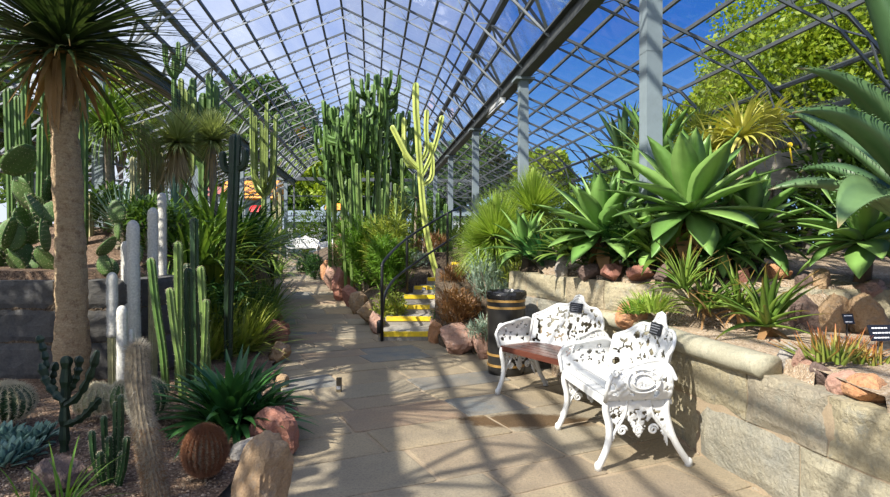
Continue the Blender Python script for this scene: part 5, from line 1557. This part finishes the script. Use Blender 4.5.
def timber():
    a, c = P(746, 168, 6.0), P(800, 152, 6.2); z = gz(a.x, 6.0); t = thing('timber_edging', 'weathered grey timber plank edging behind the giant agave', 'edging', (a.x, a.y, z))
    o = Vector((a.x, a.y, z))
    for k in range(2):
        mb = MB(); d = Vector((0, 0, -.16*k)); bar(mb, a+d-o, c+Vector((.5, .05, .06))+d-o, .05, .15); mb.build('plank', M['plank'], t)
    mb = MB()
    for u in (.05, .6, 1.2): p = a.lerp(c, u); bar(mb, Vector((p.x, p.y+.05, z-.1))-o, Vector((p.x, p.y+.05, p.z+.08))-o, .07)
    mb.build('stake', M['plank'], t)
M['plank'] = plain_mat('weathered timber', (.28, .25, .21), .8, 0, .3, 4, stretch=(1, 8, 8))
timber()
def hose_clip():
    p = P(790, 152, 5.6); t = thing('plant_tag', 'yellow tag on a stake among the leaves of the giant agave', 'tag', (p.x, p.y, p.z))
    mb = MB(); tube(mb, [(0, 0, .06), (.0, 0, .03), (.02, 0, -.10)], .008, 6); mb.build('stake', M['yellow'], t)
    mb = MB(); tube(mb, [(0, -.008, .07), (0, .008, .07)], .022, 12, dome=False); mb.build('disc', M['yellow'], t)
hose_clip()
# by the steps and the bin
bush('rust_shrub', 'rusty brown leafy shrub above the big square pink rock', 'shrub', P(460, 330, 7.6), (.34, .3, .5), 1300, .10, .016, 'rust', 120, None, el=(10, 85))
bush('rust_shrub', 'smaller rusty brown shrub at the right of the middle steps', 'shrub', P(452, 300, 8.6), (.26, .25, .5), 700, .10, .016, 'rust', 121, None, el=(10, 85))
bush('silver_shrub', 'blue green feathery shrub above the bin', 'shrub', P(492, 305, 7.25), (.38, .3, .62), 1400, .09, .014, 'silver_leaf', 122, None, el=(10, 88))
bush('silver_shrub', 'low blue green sprawling shrub left of the bin', 'shrub', P(482, 345, 7.1), (.22, .22, .38), 420, .08, .014, 'silver_leaf', 123, None, el=(0, 88))
bush('heath_shrub', 'yellowish green low shrub between the bin and the pale terrace wall', 'shrub', P(520, 288, 7.1), (.3, .25, .35), 500, .09, .014, 'strap_yellow', 124, None, el=(0, 88))
bush('heath_shrub', 'small grey green cushion at the right edge of the middle steps', 'shrub', P(443, 300, 9.3), (.2, .25, .3), 350, .07, .016, 'silver_leaf', 127, None)
bush('heath_shrub', 'small green cushion at the right edge of the lower steps', 'shrub', P(441, 322, 8.5), (.16, .2, .22), 300, .06, .016, 'box_leaf', 128, None)
bush('rust_shrub', 'brown heathery cushion left of the upper steps', 'shrub', base_at(430, 11.6), (.4, .35, .4), 500, .1, .016, 'rust', 125, None, el=(10, 85))
bush('heath_shrub', 'pale green cushion plant behind the handrail', 'shrub', base_at(412, 11.2), (.5, .35, .35), 500, .1, .02, 'silver_leaf', 126, None)

# ================================================================== middle bed
def big_euphorbia(label, px, Y, ntr, lo, hi, seed, spreadpx, mat='cactus_mid', arms=8, rad=.062, group='tall candelabra cacti in the middle bed', tops=None):
    rg = random.Random(seed); b = base_at(px, Y); t = thing('candelabra_cactus', label, 'cactus', b, 0, group)
    for i in range(ntr):
        u = (i+.5)/ntr*2-1; fx = u*spreadpx*.55/F*Y; y = rg.uniform(-.5, .5)
        tx = u*spreadpx*.95/F*Y; th = P(px, rg.uniform(lo, hi) + 40*abs(u)**2, Y).z - b.z
        if tops: th = P(px, tops[i % len(tops)], Y).z - b.z
        base = Vector((fx, y, -.1)); tp = Vector((tx, y*1.3, th))
        mid = base.lerp(tp, .4) + Vector((0, 0, 0))
        ribbed(t, [base, mid, base.lerp(tp, .7)+Vector((tx*.06, 0, 0)), tp], (rad*.95, rad), 5, ('cactus_mid', mat, mat)[i % 3], .4, 'trunk', seed=seed*40+i, dense=12)
        for k in range(arms):
            h = .56+.4*rg.random()**.8; c = base.lerp(tp, h); a = rg.uniform(0, 6.283); re = rg.uniform(.12, .36); up = rg.uniform(.25, .85)
            d = Vector((math.cos(a)*re, math.sin(a)*re, 0))
            if c.z + up > th*1.04: up = max(.3, th*1.0-c.z)
            ribbed(t, [c, c+d*.7+Vector((0, 0, .05)), c+d+Vector((0, 0, up*.4)), c+d*1.05+Vector((0, 0, up))], (rad*.8, rad*.9), 4, mat, .42, 'arm', seed=seed*99+i*20+k, dense=7)
    return t
big_euphorbia('tallest dense many armed candelabra cactus in the middle bed', 372, 13.0, 10, 92, 120, 1, 36, 'cactus', 12, .05, tops=(135, 112, 100, 112, 86, 120, 92, 82, 110, 130))
big_euphorbia('dark many armed candelabra cactus left of the tallest one', 336, 14.0, 6, 118, 150, 2, 18, 'cactus', 12, .048, tops=(150, 128, 112, 132, 120, 150))
big_euphorbia('shadowy candelabra cactus standing behind the tallest one', 356, 14.6, 6, 100, 130, 3, 34, 'cactus_dark', 10, .05, tops=(130, 118, 140, 112, 126, 120))
def bare(label, px, Y, stems, mat, rad, seed, group): return columns('ribbed_cactus', label, stems, mat, 6, rad, None, seed, group, .32, Y=Y)
MG = 'slim stems in the middle bed'
bare('bundle of thin yellow green stems at the foot of the tallest candelabra', 370, 11.5, [(352, 350, 180, 0), (360, 357, 165, .2), (371, 368, 172, .1), (380, 382, 190, .3), (346, 342, 200, .2), (392, 396, 200, .1), (386, 388, 175, .4)], 'cactus_mid', .034, 21, MG)
bare('pair of tall pale stems right of the tallest candelabra', 405, 12.2, [(404, 402, 160, 0), (412, 414, 175, .2), (399, 395, 185, .1)], 'cactus_mid', .036, 22, MG)
bare('row of green stems behind the handrail top', 438, 12.5, [(432, 431, 205, 0), (438, 438, 195, .2), (444, 446, 206, .1), (428, 425, 212, .2), (450, 450, 212, .3), (441, 441, 215, -.2)], 'cactus', .05, 23, MG)
# variegated candelabra
def varieg():
    Y = 10.9; b = base_at(438, Y); b.z = min(b.z, P(438, 276, Y).z); t = thing('candelabra_cactus', 'cream and green variegated candelabra cactus leaning beside the handrail', 'cactus', b)
    q = lambda a, c, dy=0: P(a, c, Y+dy) - b
    S = lambda pts, r, n, nm: ribbed(t, [q(*p) for p in pts], (r*.95, r), 5, 'cactus_var', .4, nm, seed=len(pts), dense=n)
    S([(438, 278), (430, 250), (424, 215), (421, 180), (419, 150)], .062, 14, 'trunk')
    S([(419, 152), (418, 130), (416, 110), (416, 86)], .068, 10, 'arm')
    S([(421, 170), (408, 158), (400, 142), (393, 128)], .055, 10, 'arm')
    S([(421, 168), (405, 165, .1), (404, 140, .2), (404, 120, .2)], .05, 10, 'arm')
    S([(422, 160), (428, 150), (426, 130), (427, 112)], .05, 10, 'arm')
    S([(422, 175), (430, 160), (437, 140), (442, 118)], .05, 10, 'arm')
    S([(423, 185), (432, 180), (433, 165), (431, 145)], .05, 10, 'arm')
varieg()
# trunked succulent and leafy shrubs of the middle bed
def spiky_tree(label, px, py, Y, seed, n=160, L=.55):
    rg = random.Random(seed); b = base_at(px, Y); c = P(px, py, Y)-b; t = thing('spiky_tree', label, 'tree', b)
    mb = MB(); haircrown(mb, c, n, L, .04, rg, (-40, 88), (.1, .5)); mb.build('crown', M['blue_leaf'], t, smooth=True)
    mb = MB(); tube(mb, [(0, 0, -.1), c*.5, c], [.11, .09, .08], 10); mb.build('trunk', M['bark_grey'], t, smooth=True)
spiky_tree('short trunked tree with stiff grey leaves behind the variegated cactus', 417, 198, 12.6, 1)
spiky_tree('thin trunked tuft of grey leaves right of the tallest candelabra', 403, 212, 13.2, 2, 110, .45)
MS = 'leafy shrubs of the middle bed'
for i, (a, Y, s, n, ll, lw, m, lab) in enumerate((
    (386, 10.1, (.34, .35, 1.0), 1500, .17, .022, 'euph_leaf', 'fresh green narrow leaved shrub right of the path'),
    (392, 9.2, (.33, .3, .55), 900, .08, .024, 'strap_yellow', 'yellowish small leaved shrub behind the handrail post'),
    (398, 10.2, (.38, .35, .8), 900, .10, .026, 'tree_mid', 'mid green shrub under the handrail'),
    (366, 11.9, (.34, .35, 1.1), 900, .16, .022, 'euph_leaf', 'narrow leaved green shrub behind the tall red rock'),
    (353, 13.1, (.36, .35, .8), 700, .09, .02, 'rust', 'russet twiggy shrub beside the clipped round bush'),
    (388, 12.0, (.5, .35, 1.0), 900, .15, .024, 'euph_leaf', 'tall green shrub below the candelabra stems'),
    (410, 13.5, (.5, .4, .7), 700, .14, .03, 'tree_mid', 'green shrub behind the pale cushion plant'),
    (353, 12.7, (.42, .35, 1.25), 1700, .17, .028, 'euph_leaf', 'bushy fresh green shrub hiding the left candelabra stems'),
    (366, 11.5, (.40, .35, 1.2), 1700, .17, .028, 'euph_leaf', 'bushy fresh green shrub hiding the middle candelabra stems'),
    (385, 11.2, (.42, .35, 1.25), 1700, .17, .028, 'strap_yellow', 'bushy yellowish shrub hiding the right candelabra stems'),
    (362, 12.6, (.4, .3, 1.5), 700, .13, .022, 'euph_leaf', 'tall airy green shrub among the candelabra stems'),
    (398, 12.8, (.4, .3, 1.5), 700, .12, .022, 'strap_yellow', 'tall yellowish twiggy shrub among the candelabra stems'),
    (345, 13.4, (.35, .3, 1.3), 600, .12, .02, 'straw', 'dry straw coloured twiggy shrub left of the candelabra stems'),
    (424, 12.2, (.35, .3, 1.1), 600, .12, .022, 'tree_mid', 'upright green shrub behind the variegated cactus foot'),
    (446, 13.2, (.6, .4, .5), 700, .12, .03, 'tree_mid', 'low green shrub at the top of the steps'))):
    bush('shrub', lab, 'shrub', base_at(a, Y), s, n, ll, lw, m, 130+i, MS, el=(-10, 80), segs=3)
for i, (a, Y, s, lab) in enumerate(((307, 17.6, (.36, .36, .6), 'clipped round dark green bush right of the path, farther one'), (315, 16.0, (.36, .36, .68), 'clipped round dark green bush right of the path, nearer one'))):
    bush('round_bush', lab, 'bush', base_at(a, Y), s, 1500, .07, .03, 'box_leaf', 140+i, 'clipped round bushes', shell=.85, lumps=2)
for i, (a, Y, s, m, lab) in enumerate(((305, 25.0, (1.2, .6, 1.8), 'tree_mid', 'green shrub behind the distant white seats'), (340, 25.5, (1.2, .6, 1.9), 'tree_dark', 'dark shrub behind the half hidden distant seat'), (275, 24.5, (.8, .6, 1.4), 'tree_dark', 'dark shrub left of the distant white seats'))):
    bush('shrub', lab, 'shrub', base_at(a, Y), s, 1100, .22, .06, m, 150+i, 'shrubs at the far end of the path')
bush('red_flower', 'red flowering plant far left beyond the path bend', 'flower', P(258, 212, 19), (.35, .3, .6), 300, .14, .08, 'red_petal', 155, None) if False else None

# ================================================================== beyond the glass
def tree(label, c, rad, n, ll, mat, seed, trunk=None, group='trees outside the glasshouse', name='tree', squash=.8, lumps=14):
    rg = random.Random(seed); c = Vector(c); b = Vector((c.x, c.y, 0)); t = thing(name, label, 'tree', b, 0, group)
    mb = MB(); lob = [(rsph(rg), rg.uniform(.35, .55)) for _ in range(lumps)]
    for k in range(n):
        l, q = rg.choice(lob); d = rsph(rg); rr = q*rg.uniform(.6, 1.0)
        p = Vector((l.x*.62+d.x*rr, l.y*.62+d.y*rr, (l.z*.62+d.z*rr)*squash))*rad + Vector((0, 0, c.z))
        if p.z < .05: continue
        d1 = rsph(rg); d2 = d1.cross(rsph(rg)).normalized(); q = ll*rg.uniform(.6, 1.3); r = rg.random()
        mb.face(mb.vert(p, r), mb.vert(p+d1*q*.5+d2*q*.27, r), mb.vert(p+d1*q, r), mb.vert(p+d1*q*.5-d2*q*.27, r))
    mb.build('crown', M[mat], t)
    mb = MB(); tr = trunk or rad*.05
    tube(mb, [(0, 0, -.1), (.02*rad, 0, c.z*.5), (0, 0, c.z)], [tr, tr*.8, tr*.4], 9)
    for k in range(7):
        l, q = lob[k]; tube(mb, [(0, 0, c.z*.6), (l.x*.3*rad, l.y*.3*rad, c.z+l.z*.2*rad), (l.x*.62*rad, l.y*.62*rad, c.z+l.z*.5*rad)], [tr*.5, tr*.3, tr*.1], 6)
    mb.build('trunk', M['bark_grey'], t, smooth=True)
    return t
def tr(px, py, Y, rpx, label, n, ll, mat, seed, **k):
    return tree(label, P(px, py, Y), rpx/F*Y, n, ll, mat, seed, **k)
tr(850, 75, 14, 150, 'broad yellow green tree filling the glass behind the giant agave', 105000, .135, 'tree_yellow', 1, lumps=46)
tr(745, 110, 16, 66, 'smaller yellow green tree at the left of the broad one', 26000, .14, 'tree_yellow', 2)
tr(765, 150, 14.5, 66, 'low bushy green tree outside the right wall behind the yellow striped plants', 12000, .15, 'tree_mid', 21)
tr(900, 150, 12.5, 110, 'dark green tree low behind the giant agave', 16000, .14, 'tree_dark', 3)
tr(545, 178, 38, 34, 'small yellow tree in the far distance right of the second column', 5000, .4, 'tree_yellow', 4)
tr(610, 185, 34, 34, 'small green tree in the far distance above the middle agave', 2000, .4, 'tree_mid', 5)
tr(470, 165, 44, 46, 'dark distant tree behind the row of columns', 7000, .5, 'tree_dark', 6)
tr(440, 185, 42, 40, 'distant tree behind the variegated cactus', 6000, .5, 'tree_dark', 7)
tr(262, 130, 52, 62, 'tall dark tree beyond the far left of the roof', 12000, .6, 'tree_dark', 8)
tr(215, 150, 48, 60, 'dark distant tree left of the tallest one', 9000, .55, 'tree_mid', 9)
tr(330, 180, 40, 44, 'bright green tree beyond the far glass wall', 8000, .4, 'tree_yellow', 10)
tr(290, 185, 46, 42, 'dark tree beyond the far glass wall', 7000, .5, 'tree_mid', 11)
tr(385, 180, 44, 46, 'green tree beyond the far glass wall behind the candelabras', 7000, .5, 'tree_mid', 12)
tr(120, 110, 22, 62, 'yellow green tree outside the left glass wall', 10000, .22, 'tree_yellow', 13)
tr(30, 150, 20, 75, 'green tree outside the left glass wall behind the thick trunk', 10000, .22, 'tree_mid', 14)
tr(180, 160, 26, 48, 'green tree outside the left glass wall behind the tuft trees', 8000, .24, 'tree_dark', 15)
tr(-30, 60, 18, 80, 'tall tree at the left frame edge outside the glass', 3500, .28, 'tree_dark', 16)
tr(690, 178, 30, 40, 'distant green tree beyond the right glass wall', 2000, .35, 'tree_mid', 17)
tr(520, 200, 36, 26, 'low distant green tree behind the needle leaved tussocks', 1500, .4, 'tree_mid', 18)
tree('unseen leafy tree added behind the viewer to shade the left bed', (-4.8, .55, 3.4), 1.75, 2700, .15, 'tree_dark', 20, lumps=10, group='unseen shade trees added behind the viewer')  # out of view, added to throw dappled shade on the left bed
tree('second unseen leafy tree added left of the viewer to shade the grey stone wall', (-6.7, 2.6, 3.0), 1.7, 4500, .15, 'tree_dark', 22, lumps=10, group='unseen shade trees added behind the viewer')  # never in view; added so the left wall stays shaded
clump('dragon_tree', 'unseen second sword leaved tree added left of the viewer, its crown shading the path', 'tree', (-3.4, 2.4, 3.2), 110, 1.1, .055, 'dragon', (-20, 85), (.2, .9), 'spike', 6, .25, seed=201, spread=.1, stem=(3.2, .13, .1, 'bark'))  # added beyond the frame edge to cast frond shadows on the path
# far buildings and fairground colours
def building(label, px0, px1, ytop, Y, wall, roof, seed):
    a, c = P(px0, ytop, Y), P(px1, ytop, Y); t = thing('far_building', label, 'building', ((a.x+c.x)/2, Y, 0), 0, 'low buildings beyond the glass')
    w = c.x-a.x; h = a.z; mb = MB(); box(mb, (-w/2, 0, 0), (w/2, 4, h)); mb.build('wall', M[wall], t)
    mb = MB(); i = [mb.vert(q) for q in ((-w/2-.3, -.3, h), (w/2+.3, -.3, h), (w/2+.3, 2, h+.8), (-w/2-.3, 2, h+.8), (w/2+.3, 4.3, h), (-w/2-.3, 4.3, h))]
    for f in ((0, 1, 2, 3), (3, 2, 4, 5), (0, 3, 5), (1, 4, 2), (0, 5, 4, 1)): mb.face(*[i[k] for k in f])
    mb.build('roof', M[roof], t)
    n = max(2, int(w/1.6))
    for k in range(n):
        x = -w/2 + w*(k+.5)/n; mb = MB(); box(mb, (x-.4, -.04, h*.4), (x+.4, .02, h*.8)); mb.build('window', M['dark_pane'], t)
M['dark_pane'] = plain_mat('dark window pane', (.05, .07, .09), .1, 0, .1, 3)
M['pale_wall'] = plain_mat('pale rendered wall', (.42, .44, .46), .8, 0, .12, 2)
M['grey_roof'] = plain_mat('grey blue roof', (.16, .20, .24), .6, 0, .2, 2)
M['red_roof'] = plain_mat('red and white roof', (.36, .12, .10), .6, 0, .3, 3)
M['orange'] = plain_mat('orange canopy cloth', (.78, .30, .03), .6, 0, .1, 4)
M['red_petal'] = plain_mat('red canopy cloth', (.60, .03, .03), .6, 0, .15, 5)
building('long pale low building beyond the far glass wall', 285, 372, 222, 36, 'pale_wall', 'grey_roof', 1)
building('pale low building beyond the columns right of the steps', 440, 480, 216, 40, 'pale_wall', 'grey_roof', 2)
building('building with a red and grey roof far off left of the dark cactus', 190, 245, 196, 40, 'pale_wall', 'red_roof', 3)
def canopy(label, px, py, Y, w, h, mat):
    c = P(px, py, Y); t = thing('market_canopy', label, 'canopy', (c.x, Y, zp(Y) if Y < 26 else .3), 0, 'bright canopies beyond the glass'); z = c.z - t.location.z
    mb = MB(); rows = []
    for k in range(9):
        a = math.pi*k/8; rows.append([mb.vert((x, -math.cos(a)*.9, z-h*.5+h*math.sin(a))) for x in (-w/2, -w/6, w/6, w/2)])
    for A, B in zip(rows, rows[1:]):
        for j in range(3): mb.face(A[j], A[j+1], B[j+1], B[j])
    mb.face(*[r[0] for r in rows]); mb.face(*[r[3] for r in reversed(rows)])
    mb.build('cover', M[mat], t)
    for x in (-w/2+.05, w/2-.05):
        mb = MB(); bar(mb, (x, -.8, 0), (x, -.8, z-h*.4), .06); mb.build('pole', M['steel'], t)
canopy('orange rounded canopy far off left of the pale candelabra cactus', 255, 187, 33, 2.9, .7, 'orange')
canopy('lower orange canopy just under the rounded orange one', 259, 196, 32.4, 2.2, .35, 'orange')
canopy('small red canopy below the orange ones', 259, 209, 32, .5, .4, 'red_petal')
canopy('small yellow canopy far off behind the dark candelabra', 336, 207, 34, .9, .4, 'orange')
